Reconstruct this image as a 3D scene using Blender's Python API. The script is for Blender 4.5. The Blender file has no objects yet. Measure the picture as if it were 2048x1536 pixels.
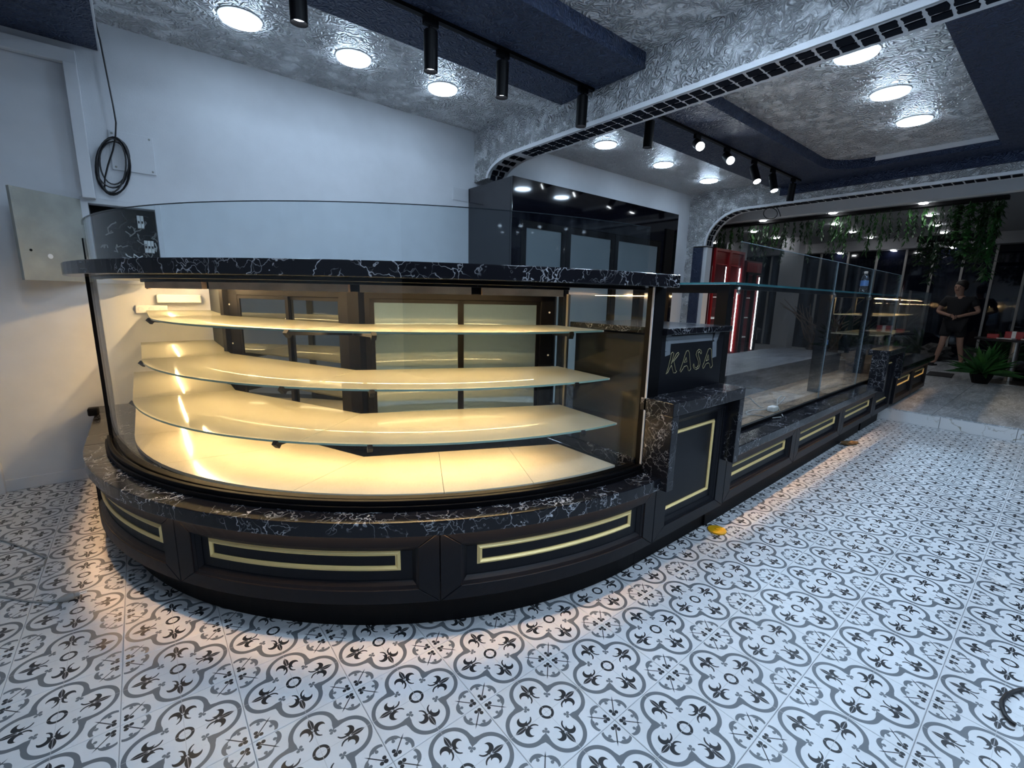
import bpy, bmesh, math, random
from mathutils import Vector, Matrix

random.seed(7)
SC = bpy.context.scene
COL = SC.collection
PI = math.pi

# ---------------------------------------------------------------- camera
CAM_H = 1.4286
F_PX, PITCH, ROLL, YAW = 905.324, 0.190159, 0.0212995, 0.684538
fw = Vector((math.sin(YAW) * math.cos(PITCH), math.cos(YAW) * math.cos(PITCH), -math.sin(PITCH)))
r0 = Vector((math.cos(YAW), -math.sin(YAW), 0))
u0 = r0.cross(fw)
rt = r0 * math.cos(ROLL) + u0 * math.sin(ROLL)
up = -r0 * math.sin(ROLL) + u0 * math.cos(ROLL)
cam_data = bpy.data.cameras.new('camera')
cam = bpy.data.objects.new('camera', cam_data)
COL.objects.link(cam)
cam.matrix_world = Matrix(((rt.x, up.x, -fw.x, 0), (rt.y, up.y, -fw.y, 0), (rt.z, up.z, -fw.z, CAM_H), (0, 0, 0, 1)))
cam_data.sensor_width = 36
cam_data.lens = F_PX / 2048 * 36
cam_data.clip_start = 0.02
SC.camera = cam


def at(px, py, ax, val):
    """measured point of the photograph on the plane <axis ax> = val"""
    d = rt * ((px - 1024) / F_PX) - up * ((py - 768) / F_PX) + fw
    o = Vector((0, 0, CAM_H))
    return o + d * ((val - o[ax]) / d[ax])


# ---------------------------------------------------------------- world, exposure
w = bpy.data.worlds.new('night')
SC.world = w
w.use_nodes = True
w.node_tree.nodes['Background'].inputs[0].default_value = (0.02, 0.03, 0.06, 1)
w.node_tree.nodes['Background'].inputs[1].default_value = 0.3
SC.view_settings.view_transform = 'Standard'
SC.view_settings.look = 'None'
SC.view_settings.gamma = 1
SC.view_settings.exposure = 0.25
SC.view_settings.use_curve_mapping = False
try:
    SC.cycles.transparent_max_bounces = 40
    SC.cycles.max_bounces = 8
    SC.cycles.sample_clamp_indirect = 6
except Exception:
    pass

COOL = (0.60, 0.78, 1.0)
WARM = (1.0, 0.665, 0.325)
DOWN_E = 30.0      # downlight emission
ADDED_E = 98.0      # unseen downlights added to brighten the floor and ceiling
SPOT_W = 110.0      # track spotlight power
LED_E = 265.0       # warm strips in the curved case
LEDGE_E = 170.0    # warm strips under the ledges

# ---------------------------------------------------------------- node helpers


class NT:
    def __init__(self, name):
        self.m = bpy.data.materials.new(name)
        self.m.use_nodes = True
        self.t = self.m.node_tree
        self.t.nodes.clear()
        self.out = self.t.nodes.new('ShaderNodeOutputMaterial')

    def n(self, typ, **kw):
        nd = self.t.nodes.new(typ)
        for k, v in kw.items():
            if k.startswith('i_'):
                self.set(nd.inputs[k[2:]], v)
            else:
                setattr(nd, k, v)
        return nd

    def set(self, sock, v):
        if hasattr(v, 'is_output') or isinstance(v, bpy.types.NodeSocket):
            self.t.links.new(v, sock)
        else:
            if isinstance(v, (tuple, list)) and len(v) == 3 and sock.type == 'RGBA':
                v = (*v, 1)
            sock.default_value = v

    def math(self, op, a, b=None, c=None, clamp=False):
        nd = self.t.nodes.new('ShaderNodeMath')
        nd.operation = op
        nd.use_clamp = clamp
        self.set(nd.inputs[0], a)
        if b is not None:
            self.set(nd.inputs[1], b)
        if c is not None:
            self.set(nd.inputs[2], c)
        return nd.outputs[0]

    def mix(self, fac, a, b):
        nd = self.t.nodes.new('ShaderNodeMix')
        nd.data_type = 'RGBA'
        self.set(nd.inputs[0], fac)
        self.set(nd.inputs[6], a)
        self.set(nd.inputs[7], b)
        return nd.outputs[2]

    def ramp(self, fac, pts):
        nd = self.t.nodes.new('ShaderNodeValToRGB')
        el = nd.color_ramp.elements
        while len(el) < len(pts):
            el.new(0.5)
        for e, (p, c) in zip(el, pts):
            e.position = p
            e.color = (c, c, c, 1) if isinstance(c, (int, float)) else (*c, 1)
        self.set(nd.inputs[0], fac)
        return nd.outputs[0]

    def pos(self, scale=(1, 1, 1), obj=False):
        if obj:
            src = self.t.nodes.new('ShaderNodeTexCoord').outputs['Object']
        else:
            src = self.t.nodes.new('ShaderNodeNewGeometry').outputs['Position']
        mp = self.t.nodes.new('ShaderNodeMapping')
        self.set(mp.inputs[0], src)
        mp.inputs['Scale'].default_value = scale
        return mp.outputs[0]

    def noise(self, vec, scale, detail=3, rough=.5, dist=0.0):
        nd = self.n('ShaderNodeTexNoise', i_Scale=scale, i_Detail=detail, i_Roughness=rough, i_Distortion=dist)
        self.set(nd.inputs['Vector'], vec)
        return nd

    def bump(self, height, strength, distance=.01):
        nd = self.n('ShaderNodeBump', i_Strength=strength, i_Distance=distance)
        self.set(nd.inputs['Height'], height)
        return nd.outputs[0]

    def pbr(self, color, rough=.5, metal=0.0, normal=None, coat=0.0, spec=.5):
        b = self.t.nodes.new('ShaderNodeBsdfPrincipled')
        self.set(b.inputs['Base Color'], color)
        self.set(b.inputs['Roughness'], rough)
        self.set(b.inputs['Metallic'], metal)
        b.inputs['Coat Weight'].default_value = coat
        b.inputs['Coat Roughness'].default_value = .06
        b.inputs['Specular IOR Level'].default_value = spec
        if normal is not None:
            self.set(b.inputs['Normal'], normal)
        return b.outputs[0]

    def done(self, sh):
        self.t.links.new(sh, self.out.inputs[0])
        return self.m


def plain(name, color, rough=.5, metal=0.0, bump=0.0, bscale=60, coat=0.0, var=0.0, spec=.5):
    t = NT(name)
    vec = t.pos()
    col = color
    nrm = None
    if var:
        nz = t.noise(vec, 7, 4)
        dark = tuple(c * (1 - var) for c in color)
        col = t.mix(t.ramp(nz.outputs[0], [(.35, 0), (.65, 1)]), dark, color)
    if bump:
        nrm = t.bump(t.noise(vec, bscale, 3).outputs[0], bump, .004)
    return t.done(t.pbr(col, rough, metal, nrm, coat, spec))


def emit(name, color, strength):
    t = NT(name)
    e = t.n('ShaderNodeEmission', i_Color=color, i_Strength=strength)
    return t.done(e.outputs[0])


def swirl_plaster(name, color, rough, strength, scale=9.0, metal=0.0):
    """hand-combed plaster: contour ridges of a noise field"""
    t = NT(name)
    vec = t.pos()
    nz = t.noise(vec, scale, 1.5, .45, .6)
    s = t.math('SINE', t.math('MULTIPLY', nz.outputs[0], 46.0))
    pat = t.noise(vec, scale * .55, 2)
    amp = t.ramp(pat.outputs[0], [(.36, .1), (.6, 1)])
    fine = t.noise(vec, 90, 2)
    hgt = t.math('MULTIPLY_ADD', s, amp, t.math('MULTIPLY', fine.outputs[0], .25))
    col = t.mix(t.ramp(hgt, [(.0, 0), (1, 1)]), tuple(c * .86 for c in color), color)
    return t.done(t.pbr(col, rough, metal, t.bump(hgt, strength, .034)))


def black_marble(name, base=(.010, .010, .013), vein=(.62, .62, .66), scale=5.0, stretch=(1, 1, 1), amount=1.0, rough=.16):
    t = NT(name)
    vec = t.pos(stretch)
    warp = t.noise(vec, 5, 4, .6)
    add = t.n('ShaderNodeVectorMath', operation='MULTIPLY_ADD')
    t.set(add.inputs[0], warp.outputs[1])
    add.inputs[1].default_value = (.36, .36, .36)
    t.set(add.inputs[2], vec)
    v = t.n('ShaderNodeTexVoronoi', feature='DISTANCE_TO_EDGE', i_Scale=scale)
    t.set(v.inputs['Vector'], add.outputs[0])
    v2 = t.n('ShaderNodeTexVoronoi', feature='DISTANCE_TO_EDGE', i_Scale=scale * 2.7)
    t.set(v2.inputs['Vector'], add.outputs[0])
    m1 = t.ramp(v.outputs[0], [(0, 1), (.015, 0)])
    m2 = t.ramp(v2.outputs[0], [(0, .7), (.03, 0)])
    mask = t.ramp(t.noise(vec, 3.2, 3, .6).outputs[0], [(.40, 0), (.60, 1)])
    mask2 = t.ramp(t.noise(vec, 6.5, 3, .6).outputs[0], [(.47, 0), (.62, 1)])
    k = t.math('ADD', t.math('MULTIPLY', m1, mask), t.math('MULTIPLY', m2, mask2), clamp=True)
    k = t.math('MULTIPLY', k, amount)
    col = t.mix(k, base, vein)
    return t.done(t.pbr(col, rough, 0, None, 0, .26))


def streak_stone(name, dark, light, rough=.25, ang=0.0, sc=1.0, coat=0.0, spec=.08):
    t = NT(name)
    mp = t.n('ShaderNodeMapping')
    t.set(mp.inputs[0], t.n('ShaderNodeNewGeometry').outputs['Position'])
    mp.inputs['Rotation'].default_value = (0, 0, ang)
    mp.inputs['Scale'].default_value = (.9 * sc, 4.5 * sc, 4 * sc)
    vec = mp.outputs[0]
    a = t.noise(vec, 2.2, 5, .62, 1.2)
    b = t.noise(vec, 6, 4, .6, .8)
    k = t.ramp(a.outputs[0], [(.36, 0), (.64, 1)])
    vein = t.ramp(t.math('ABSOLUTE', t.math('SUBTRACT', b.outputs[0], .5)), [(0, 1), (.035, 0)])
    col = t.mix(k, dark, light)
    col = t.mix(t.math('MULTIPLY', vein, .55), col, tuple(min(1, c * 1.9) for c in light))
    return t.done(t.pbr(col, rough, 0, None, coat, spec))


def glass(name, tint=(.93, .97, .97), dirt=0.0, refl=1.0, base_t=None):
    t = NT(name)
    g = t.n('ShaderNodeNewGeometry')
    dp = t.n('ShaderNodeVectorMath', operation='DOT_PRODUCT')
    t.set(dp.inputs[0], g.outputs['Normal'])
    t.set(dp.inputs[1], g.outputs['Incoming'])
    c = t.math('ABSOLUTE', dp.outputs['Value'])
    k = t.math('POWER', t.math('SUBTRACT', 1.0, c, clamp=True), 5.0)
    fr = t.math('MULTIPLY', t.math('MULTIPLY_ADD', k, .96, .04), refl, clamp=True)
    tr = t.n('ShaderNodeBsdfTransparent', i_Color=tint)
    gl = t.n('ShaderNodeBsdfGlossy', i_Color=(1, 1, 1), i_Roughness=.012)
    mx = t.n('ShaderNodeMixShader')
    t.set(mx.inputs[0], fr)
    t.t.links.new(tr.outputs[0], mx.inputs[1])
    t.t.links.new(gl.outputs[0], mx.inputs[2])
    sh = mx.outputs[0]
    if dirt:
        vec = t.pos((3, 3, 1.2))
        a = t.noise(vec, 3, 6, .68, .5)
        sm = t.ramp(a.outputs[0], [(.40, 0), (.72, 1)])
        vec2 = t.pos((16, 16, 1.6))
        st = t.ramp(t.noise(vec2, 3, 3, .6).outputs[0], [(.5, 0), (.75, 1)])
        d = t.math('MULTIPLY', t.math('ADD', sm, t.math('MULTIPLY', st, .6)), dirt, clamp=True)
        df = t.n('ShaderNodeBsdfDiffuse', i_Color=(.62, .68, .76))
        m2 = t.n('ShaderNodeMixShader')
        t.set(m2.inputs[0], d)
        t.t.links.new(sh, m2.inputs[1])
        t.t.links.new(df.outputs[0], m2.inputs[2])
        sh = m2.outputs[0]
    return t.done(sh)


def milky(name, color, trans, rough=.08):
    t = NT(name)
    b = t.pbr(color, rough, 0, None, .3)
    tl = t.n('ShaderNodeBsdfTranslucent', i_Color=color)
    m0 = t.n('ShaderNodeMixShader', i_Fac=.35)
    t.t.links.new(b, m0.inputs[1])
    t.t.links.new(tl.outputs[0], m0.inputs[2])
    tr = t.n('ShaderNodeBsdfTransparent', i_Color=(.95, .98, .95))
    mx = t.n('ShaderNodeMixShader', i_Fac=trans)
    t.t.links.new(m0.outputs[0], mx.inputs[1])
    t.t.links.new(tr.outputs[0], mx.inputs[2])
    return t.done(mx.outputs[0])


# tile grid measured on the floor
TX, TY, TPX, TPY = 0.301, 0.280, 0.3308, 0.3346


def tile_print():
    """printed cement-tile pattern: quatrefoil, four fleurs, ring, corner sprigs"""
    t = NT('printed_floor_tile')
    M = t.math
    g = t.n('ShaderNodeNewGeometry')
    sp = t.n('ShaderNodeSeparateXYZ')
    t.set(sp.inputs[0], g.outputs['Position'])

    def fold(s, o, p):
        q = M('DIVIDE', M('SUBTRACT', s, o - p / 2), p)
        q = M('FRACT', q)
        return M('ABSOLUTE', M('SUBTRACT', q, .5))
    x = fold(sp.outputs[0], TX, TPX)
    y = fold(sp.outputs[1], TY, TPY)
    u = M('MAXIMUM', x, y)
    v = M('MINIMUM', x, y)
    S = math.sqrt(.5)
    a = M('MULTIPLY', M('ADD', u, v), S)
    b = M('MULTIPLY', M('SUBTRACT', u, v), S)
    cuv = t.n('ShaderNodeCombineXYZ')
    t.set(cuv.inputs[0], u)
    t.set(cuv.inputs[1], v)
    cab = t.n('ShaderNodeCombineXYZ')
    t.set(cab.inputs[0], a)
    t.set(cab.inputs[1], b)

    def disc(cx, cy, r, frame=None):
        nd = t.n('ShaderNodeVectorMath', operation='DISTANCE')
        t.set(nd.inputs[0], (frame or cuv).outputs[0])
        nd.inputs[1].default_value = (cx, cy, 0)
        return M('LESS_THAN', nd.outputs['Value'], r)

    def ell(cx, ra, rb):
        e1 = M('DIVIDE', M('SUBTRACT', u, cx), ra)
        e2 = M('DIVIDE', v, rb)
        return M('LESS_THAN', M('ADD', M('MULTIPLY', e1, e1), M('MULTIPLY', e2, e2)), 1.0)

    lt = lambda s, k: M('LESS_THAN', s, k)
    gt = lambda s, k: M('GREATER_THAN', s, k)
    AND = lambda *s: __import__('functools').reduce(lambda p, q: M('MULTIPLY', p, q), s)
    OR = lambda *s: __import__('functools').reduce(lambda p, q: M('MAXIMUM', p, q), s)
    NOT = lambda s: M('SUBTRACT', 1.0, s)
    # quatrefoil band
    inner = OR(ell(.276, .171, .179), AND(lt(v, M('MULTIPLY_ADD', u, .05, .158)), lt(u, .30)))
    outer = OR(ell(.276, .211, .224), AND(lt(v, M('MULTIPLY_ADD', u, -.25, .295)), lt(u, .31)))
    band = AND(outer, NOT(inner))
    # club at the cusp
    club = OR(disc(.194, 0, .0155, cab), disc(.221, .022, .016, cab), AND(lt(b, .006), gt(a, .19), lt(a, .25)))
    # corner sprig
    leaf = AND(disc(.549, .058, .093, cab), NOT(disc(.577, .052, .080, cab)), NOT(disc(.508, .020, .031, cab)), lt(u, .486))
    leaf = OR(leaf, disc(.518, .069, .017, cab), disc(.486, .090, .023, cab))
    spike = AND(lt(b, M('MULTIPLY_ADD', a, .17, -.0714)), gt(a, .42), lt(a, .475))
    grey = OR(band, club, leaf, spike)
    # dark parts
    rr = t.n('ShaderNodeVectorMath', operation='LENGTH')
    t.set(rr.inputs[0], cuv.outputs[0])
    ring = AND(lt(rr.outputs['Value'], .079), gt(rr.outputs['Value'], .051))
    pu = M('DIVIDE', M('SUBTRACT', u, .350), .072)
    petal = AND(lt(v, M('MULTIPLY', M('SUBTRACT', 1.0, M('MULTIPLY', pu, pu)), .027)), gt(u, .278), lt(u, .422))
    leaf2 = AND(disc(.285, .066, .053), NOT(disc(.258, .084, .038)))
    tail = AND(disc(.235, .075, .067), NOT(disc(.237, .0905, .0635)), lt(v, .062))
    tail = OR(tail, disc(.262, .020, .017))
    stem = AND(lt(b, .0055), gt(a, .46), lt(a, .62))
    clubd = OR(disc(.640, 0, .0215, cab), disc(.610, .029, .020, cab))
    dark = OR(ring, petal, leaf2, tail, stem, clubd)
    line = lt(v, .0028)
    nz = t.noise(g.outputs['Position'], 2.3, 5, .65)
    spk = t.noise(g.outputs['Position'], 70, 3, .7)
    base = t.mix(t.ramp(nz.outputs[0], [(.3, 0), (.7, 1)]), (.60, .61, .62), (.72, .73, .745))
    base = t.mix(t.ramp(spk.outputs[0], [(.64, 0), (.72, .5)]), base, (.45, .45, .46))
    col = t.mix(grey, base, (.135, .150, .165))
    col = t.mix(dark, col, (.017, .020, .024))
    col = t.mix(M('MULTIPLY', line, .75), col, (.45, .45, .46))
    rough = t.math('MULTIPLY_ADD', nz.outputs[0], .25, .22)
    return t.done(t.pbr(col, rough, 0, None, .0))


# ---------------------------------------------------------------- materials
M_ = {}
M_['wall'] = plain('white_wall_paint', (.66, .68, .71), .6, bump=.12, bscale=120, var=.04)
M_['trimw'] = plain('white_trim_paint', (.62, .64, .67), .45, var=.05)
M_['ceil'] = swirl_plaster('pearl_grey_combed_plaster', (.88, .88, .88), .32, .9, 12)
M_['arch'] = swirl_plaster('white_combed_plaster', (.76, .77, .78), .34, .9, 15)
M_['archtrim'] = plain('white_smooth_plaster', (.70, .71, .73), .5, bump=.2, bscale=40)
M_['navy'] = swirl_plaster('navy_combed_plaster', (.026, .042, .092), .5, .6, 14)
M_['stone'] = plain('black_mosaic_stone', (.004, .006, .012), .7, bump=.3, bscale=50, spec=.1)
M_['tile'] = tile_print()
M_['grout'] = plain('grey_grout', (.33, .33, .34), .8)
M_['marble'] = black_marble('black_marble_white_veins')
M_['marble2'] = black_marble('black_marble_dense_veins', amount=.6, scale=7)
M_['panel'] = plain('charcoal_panel_paint', (.005, .0056, .0088), .42, bump=.05, bscale=200, var=.15, spec=.22)
M_['black'] = plain('black_metal', (.0012, .0012, .002), .5, spec=.15)
M_['plinth'] = plain('black_plinth', (.002, .002, .003), .6, spec=.2)
M_['gold'] = plain('brass_gold_moulding', (1.0, .76, .34), .40, .35)
M_['letter'] = plain('dull_brass_letter', (.42, .36, .20), .4, .4)
M_['cream'] = plain('cream_deck_board', (.80, .74, .60), .16, var=.06)
M_['milk'] = milky('frosted_glass_shelf', (.82, .80, .68), .22)
M_['edge'] = plain('green_glass_edge', (.30, .45, .38), .1)
M_['edge2'] = plain('pale_glass_edge', (.30, .36, .40), .2)
M_['gedge'] = plain('dark_polished_glass_edge', (.015, .022, .028), .2)
M_['glass'] = glass('clear_glass', (.97, .985, .98), 0, .5)
M_['guard'] = glass('clear_guard_glass', (.91, .95, .965), .014, .75)
M_['gdirty'] = glass('dusty_glass', (.92, .95, .96), .014)
M_['gdark'] = glass('smoked_glass', (.22, .25, .24), .03, 1.5)
M_['teal'] = plain('teal_glass_edge', (.05, .20, .22), .1)
M_['led2'] = emit('warm_case_led', (1.0, .62, .34), 34.0)
M_['channel'] = plain('added_aluminium_channel', (.5, .5, .48), .4)
M_['frost'] = plain('pale_grey_cabinet_glass', (.20, .235, .25), .12, coat=.6)


def mirror_pane(name, color, fac, bump):
    t = NT(name)
    nz = t.noise(t.pos(), 26, 3, .5, .6)
    nb = t.bump(nz.outputs[0], bump, .004) if bump else None
    df = t.n('ShaderNodeBsdfDiffuse', i_Color=color)
    gl = t.n('ShaderNodeBsdfGlossy', i_Color=(.9, .95, .93), i_Roughness=.03)
    if nb is not None:
        t.set(df.inputs['Normal'], nb)
    mx = t.n('ShaderNodeMixShader', i_Fac=fac)
    t.t.links.new(df.outputs[0], mx.inputs[1])
    t.t.links.new(gl.outputs[0], mx.inputs[2])
    return t.done(mx.outputs[0])


M_['frost2'] = mirror_pane('pale_textured_pane', (.13, .20, .27), .30, .8)
M_['dpane'] = mirror_pane('dark_reflection_pane', (.012, .014, .014), .30, 0)  # darkness of the reflections is put into the pane colour
M_['endpanel'] = plain('dark_grey_board', (.022, .026, .032), .6, spec=.15, var=.4)
M_['gloss'] = plain('gloss_black_fascia', (.004, .004, .008), .05, coat=.5)
M_['osb'] = plain('chipboard_lamp_board', (.62, .40, .25), .7, bump=.4, bscale=150, var=.3)
M_['deckstone'] = streak_stone('brown_streaked_marble', (.06, .042, .028), (.30, .21, .14), .45, .1, 1.0)
M_['backstone'] = streak_stone('dark_streaked_marble', (.008, .008, .010), (.07, .07, .078), .4, .1, 1.0)
M_['farfloor'] = streak_stone('grey_streaked_floor_marble', (.24, .26, .28), (.46, .48, .50), .3, 1.25, .5, 0, .35)
M_['riser'] = black_marble('white_marble_gold_veins', (.66, .66, .66), (.20, .17, .10), 1.1, amount=.9, rough=.2)
M_['white'] = plain('white_plastic', (.78, .78, .76), .4)
M_['greymetal'] = plain('grey_painted_steel', (.33, .34, .31), .5, .0, var=.2, bump=.1)
M_['paneldark'] = plain('dark_panel_back', (.010, .011, .011), .8, var=.4, spec=.1)
M_['cable'] = plain('black_cable', (.006, .006, .008), .45)
M_['greycable'] = plain('grey_cable', (.28, .28, .27), .5)
M_['red'] = plain('red_enamel', (.30, .012, .014), .3)
M_['darkred'] = plain('dark_red_enamel', (.10, .012, .014), .35)
M_['yellow'] = plain('yellow_plastic', (.80, .42, .01), .4)
M_['brown'] = plain('brown_rag', (.22, .13, .05), .8, var=.4)
M_['tape'] = milky('clear_packing_tape', (.42, .45, .50), .45, .2)
M_['skin'] = plain('skin', (.38, .22, .16), .55)
M_['cloth'] = plain('black_cloth', (.006, .006, .009), .8)
M_['hair'] = plain('dark_hair', (.008, .006, .005), .6)
M_['leaf'] = plain('green_leaf', (.035, .14, .03), .5, var=.5)
M_['leaf2'] = plain('dark_green_leaf', (.02, .065, .022), .5, var=.5)
M_['rock'] = plain('dark_rock', (.045, .045, .045), .7, bump=.6, bscale=9, var=.5)
M_['wood'] = plain('dry_branch_wood', (.13, .085, .055), .8, var=.4)
M_['farwall'] = plain('far_grey_paint', (.24, .245, .26), .6)
M_['farceil'] = plain('far_ceiling_paint', (.30, .31, .33), .6)
M_['steel'] = plain('brushed_steel', (.45, .42, .38), .3, 1.0)
M_['darkwin'] = plain('night_window_glass', (.003, .004, .010), .04, coat=.3)
M_['mullion'] = plain('grey_mullion', (.30, .29, .28), .5)
M_['paper'] = plain('white_paper', (.7, .7, .7), .7)
M_['pet'] = glass('clear_plastic_bottle', (.85, .90, .95), .10, 2.0)
M_['blue'] = plain('blue_bottle_label', (.10, .25, .60), .4)
M_['down'] = emit('downlight_diffuser', COOL, DOWN_E)
M_['addeddown'] = emit('added_downlight_diffuser', COOL, ADDED_E)
M_['spot'] = emit('spot_lens', (.85, .93, 1.0), 45.0)
M_['spotdim'] = emit('spot_lens_dim', (.75, .85, 1.0), 6.0)
M_['led'] = emit('warm_led_strip', WARM, LED_E)
M_['sideled'] = emit('warm_side_led', WARM, 230.0)
M_['addedshelfled'] = emit('added_shelf_led', WARM, 80.0)
M_['ledge'] = emit('warm_ledge_led', (1.0, .58, .26), LEDGE_E)
M_['farledge'] = emit('warm_far_ledge_led', (1.0, .60, .30), 45.0)
M_['fardown'] = emit('far_downlight', (.95, .97, 1.0), 48.0)
M_['coolled'] = emit('cooler_led_strip', (.8, .92, 1.0), 14.0)
M_['coolin'] = plain('cooler_interior', (.55, .62, .68), .4)

# ---------------------------------------------------------------- mesh helpers
CC = (1.91, 3.42)          # centre of the curved case


def pol(R, tdeg, z=0):
    a = math.radians(tdeg)
    return Vector((CC[0] - R * math.cos(a), CC[1] - R * math.sin(a), z))


class MB:
    def __init__(self):
        self.v, self.f, self.mi = [], [], []

    def add(self, vs, fs, mi=0):
        o = len(self.v)
        self.v += [tuple(p) for p in vs]
        self.f += [tuple(i + o for i in f) for f in fs]
        self.mi += [mi] * len(fs)
        return self

    def box(self, x0, x1, y0, y1, z0, z1, mi=0):
        vs = [(x0, y0, z0), (x1, y0, z0), (x1, y1, z0), (x0, y1, z0), (x0, y0, z1), (x1, y0, z1), (x1, y1, z1), (x0, y1, z1)]
        return self.add(vs, [(0, 3, 2, 1), (4, 5, 6, 7), (0, 1, 5, 4), (1, 2, 6, 5), (2, 3, 7, 6), (3, 0, 4, 7)], mi)

    def bar(self, p, q, wx, wz, upv=(0, 0, 1), mi=0):
        """box beam from p to q, width wx sideways and wz along up"""
        p, q = Vector(p), Vector(q)
        d = (q - p).normalized()
        s = d.cross(Vector(upv))
        if s.length < 1e-5:
            s = d.cross(Vector((1, 0, 0)))
        s.normalize()
        n = s.cross(d)
        s, n = s * wx / 2, n * wz / 2
        vs = [p - s - n, p + s - n, p + s + n, p - s + n, q - s - n, q + s - n, q + s + n, q - s + n]
        return self.add(vs, [(0, 3, 2, 1), (4, 5, 6, 7), (0, 1, 5, 4), (1, 2, 6, 5), (2, 3, 7, 6), (3, 0, 4, 7)], mi)

    def ring(self, Ri, Ro, t0, t1, z0, z1, n=None, mi=0):
        n = n or max(2, int(abs(t1 - t0) / 2.2))
        vs, fs = [], []
        for i in range(n + 1):
            t = t0 + (t1 - t0) * i / n
            vs += [pol(Ri, t, z0), pol(Ro, t, z0), pol(Ro, t, z1), pol(Ri, t, z1)]
        for i in range(n):
            a, b = 4 * i, 4 * i + 4
            for k in range(4):
                fs.append((a + k, a + (k + 1) % 4, b + (k + 1) % 4, b + k))
        fs += [(3, 2, 1, 0), (4 * n, 4 * n + 1, 4 * n + 2, 4 * n + 3)]
        return self.add(vs, fs, mi)

    def prism(self, pts, z0, z1, mi=0):
        n = len(pts)
        vs = [(p[0], p[1], z0) for p in pts] + [(p[0], p[1], z1) for p in pts]
        fs = [tuple(range(n))[::-1], tuple(range(n, 2 * n))]
        fs += [(i, (i + 1) % n, n + (i + 1) % n, n + i) for i in range(n)]
        return self.add(vs, fs, mi)

    def tube(self, path, r, n=8, closed=False, mi=0):
        P = [Vector(p) for p in path]
        N = len(P)
        vs, fs = [], []
        prev = None
        for i, p in enumerate(P):
            if closed:
                d = P[(i + 1) % N] - P[i - 1]
            else:
                d = P[min(i + 1, N - 1)] - P[max(i - 1, 0)]
            if d.length < 1e-9:
                d = Vector((0, 0, 1))
            d.normalize()
            if prev is None:
                s = d.cross(Vector((0, 0, 1)))
                if s.length < .1:
                    s = d.cross(Vector((1, 0, 0)))
            else:
                s = prev - d * prev.dot(d)
            s.normalize()
            prev = s
            q = d.cross(s)
            rr = r[i] if isinstance(r, (list, tuple)) else r
            for k in range(n):
                a = 2 * PI * k / n
                vs.append(p + s * math.cos(a) * rr + q * math.sin(a) * rr)
        m = N if closed else N - 1
        for i in range(m):
            a, b = i * n, ((i + 1) % N) * n
            for k in range(n):
                fs.append((a + k, a + (k + 1) % n, b + (k + 1) % n, b + k))
        if not closed:
            fs += [tuple(range(n))[::-1], tuple(range((N - 1) * n, N * n))]
        return self.add(vs, fs, mi)

    def lathe(self, prof, c=(0, 0, 0), n=24, axis=None, mi=0):
        """profile of (r, h) revolved about +z (or axis) through c"""
        ax = Vector(axis or (0, 0, 1)).normalized()
        s = ax.cross(Vector((0, 1, 0)))
        if s.length < .1:
            s = ax.cross(Vector((1, 0, 0)))
        s.normalize()
        q = ax.cross(s)
        c = Vector(c)
        vs, fs = [], []
        for r, hh in prof:
            for k in range(n):
                a = 2 * PI * k / n
                vs.append(c + ax * hh + (s * math.cos(a) + q * math.sin(a)) * max(r, 1e-4))
        for i in range(len(prof) - 1):
            for k in range(n):
                fs.append((i * n + k, i * n + (k + 1) % n, (i + 1) * n + (k + 1) % n, (i + 1) * n + k))
        fs += [tuple(range(n))[::-1], tuple(range((len(prof) - 1) * n, len(prof) * n))]
        return self.add(vs, fs, mi)

    def mesh(self, name, mats):
        me = bpy.data.meshes.new(name)
        me.from_pydata(self.v, [], self.f)
        for m in (mats if isinstance(mats, (list, tuple)) else [mats]):
            me.materials.append(m)
        if any(self.mi):
            me.polygons.foreach_set('material_index', self.mi)
        bm = bmesh.new()
        bm.from_mesh(me)
        bmesh.ops.recalc_face_normals(bm, faces=bm.faces)
        bm.to_mesh(me)
        bm.free()
        me.update()
        return me

    def build(self, name, mats, parent=None, smooth=False, bevel=0.0, seg=2):
        o = bpy.data.objects.new(name, self.mesh(name, mats))
        COL.objects.link(o)
        if parent is not None:
            hang(o, parent)
        if smooth:
            for p in o.data.polygons:
                p.use_smooth = True
            if hasattr(o.data, 'set_sharp_from_angle'):
                o.data.set_sharp_from_angle(angle=math.radians(35))
        if bevel:
            md = o.modifiers.new('bevel', 'BEVEL')
            md.width = bevel
            md.segments = seg
            md.limit_method = 'ANGLE'
        return o


def hang(o, parent):
    o.parent = parent
    if parent.type == 'EMPTY':
        o.matrix_parent_inverse = Matrix.Translation(-Vector(parent.location))


def tag(o, label=None, cat=None, group=None, kind=None):
    if label:
        o['label'] = label
    if cat:
        o['category'] = cat
    if group:
        o['group'] = group
    if kind:
        o['kind'] = kind
    return o


def thing(name, label, cat, loc=(0, 0, 0), rz=0.0, group=None):
    o = bpy.data.objects.new(name, None)
    o.empty_display_size = .1
    COL.objects.link(o)
    o.location = loc
    o.rotation_euler = (0, 0, rz)
    return tag(o, label, cat, group)


def struct(name, mb, mat, label=None, **kw):
    o = mb.build(name, mat, **kw)
    return tag(o, label, None, None, 'structure')


def copy_tree(o, parent=None):
    c = o.copy()
    COL.objects.link(c)
    if parent is not None:
        c.parent = parent
    for ch in o.children:
        copy_tree(ch, c)
    return c


def arc(cx, cy, r, a0, a1, n):
    return [(cx + r * math.cos(math.radians(a0 + (a1 - a0) * i / n)), cy + r * math.sin(math.radians(a0 + (a1 - a0) * i / n))) for i in range(n + 1)]


# ================================================================ THE SETTING
WY, CZ = 4.57, 3.23        # back wall, ceiling
XA, XB = 3.11, 7.67        # faces of the two arches
STEP_X, STEP_Z = 7.22, 0.15

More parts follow.
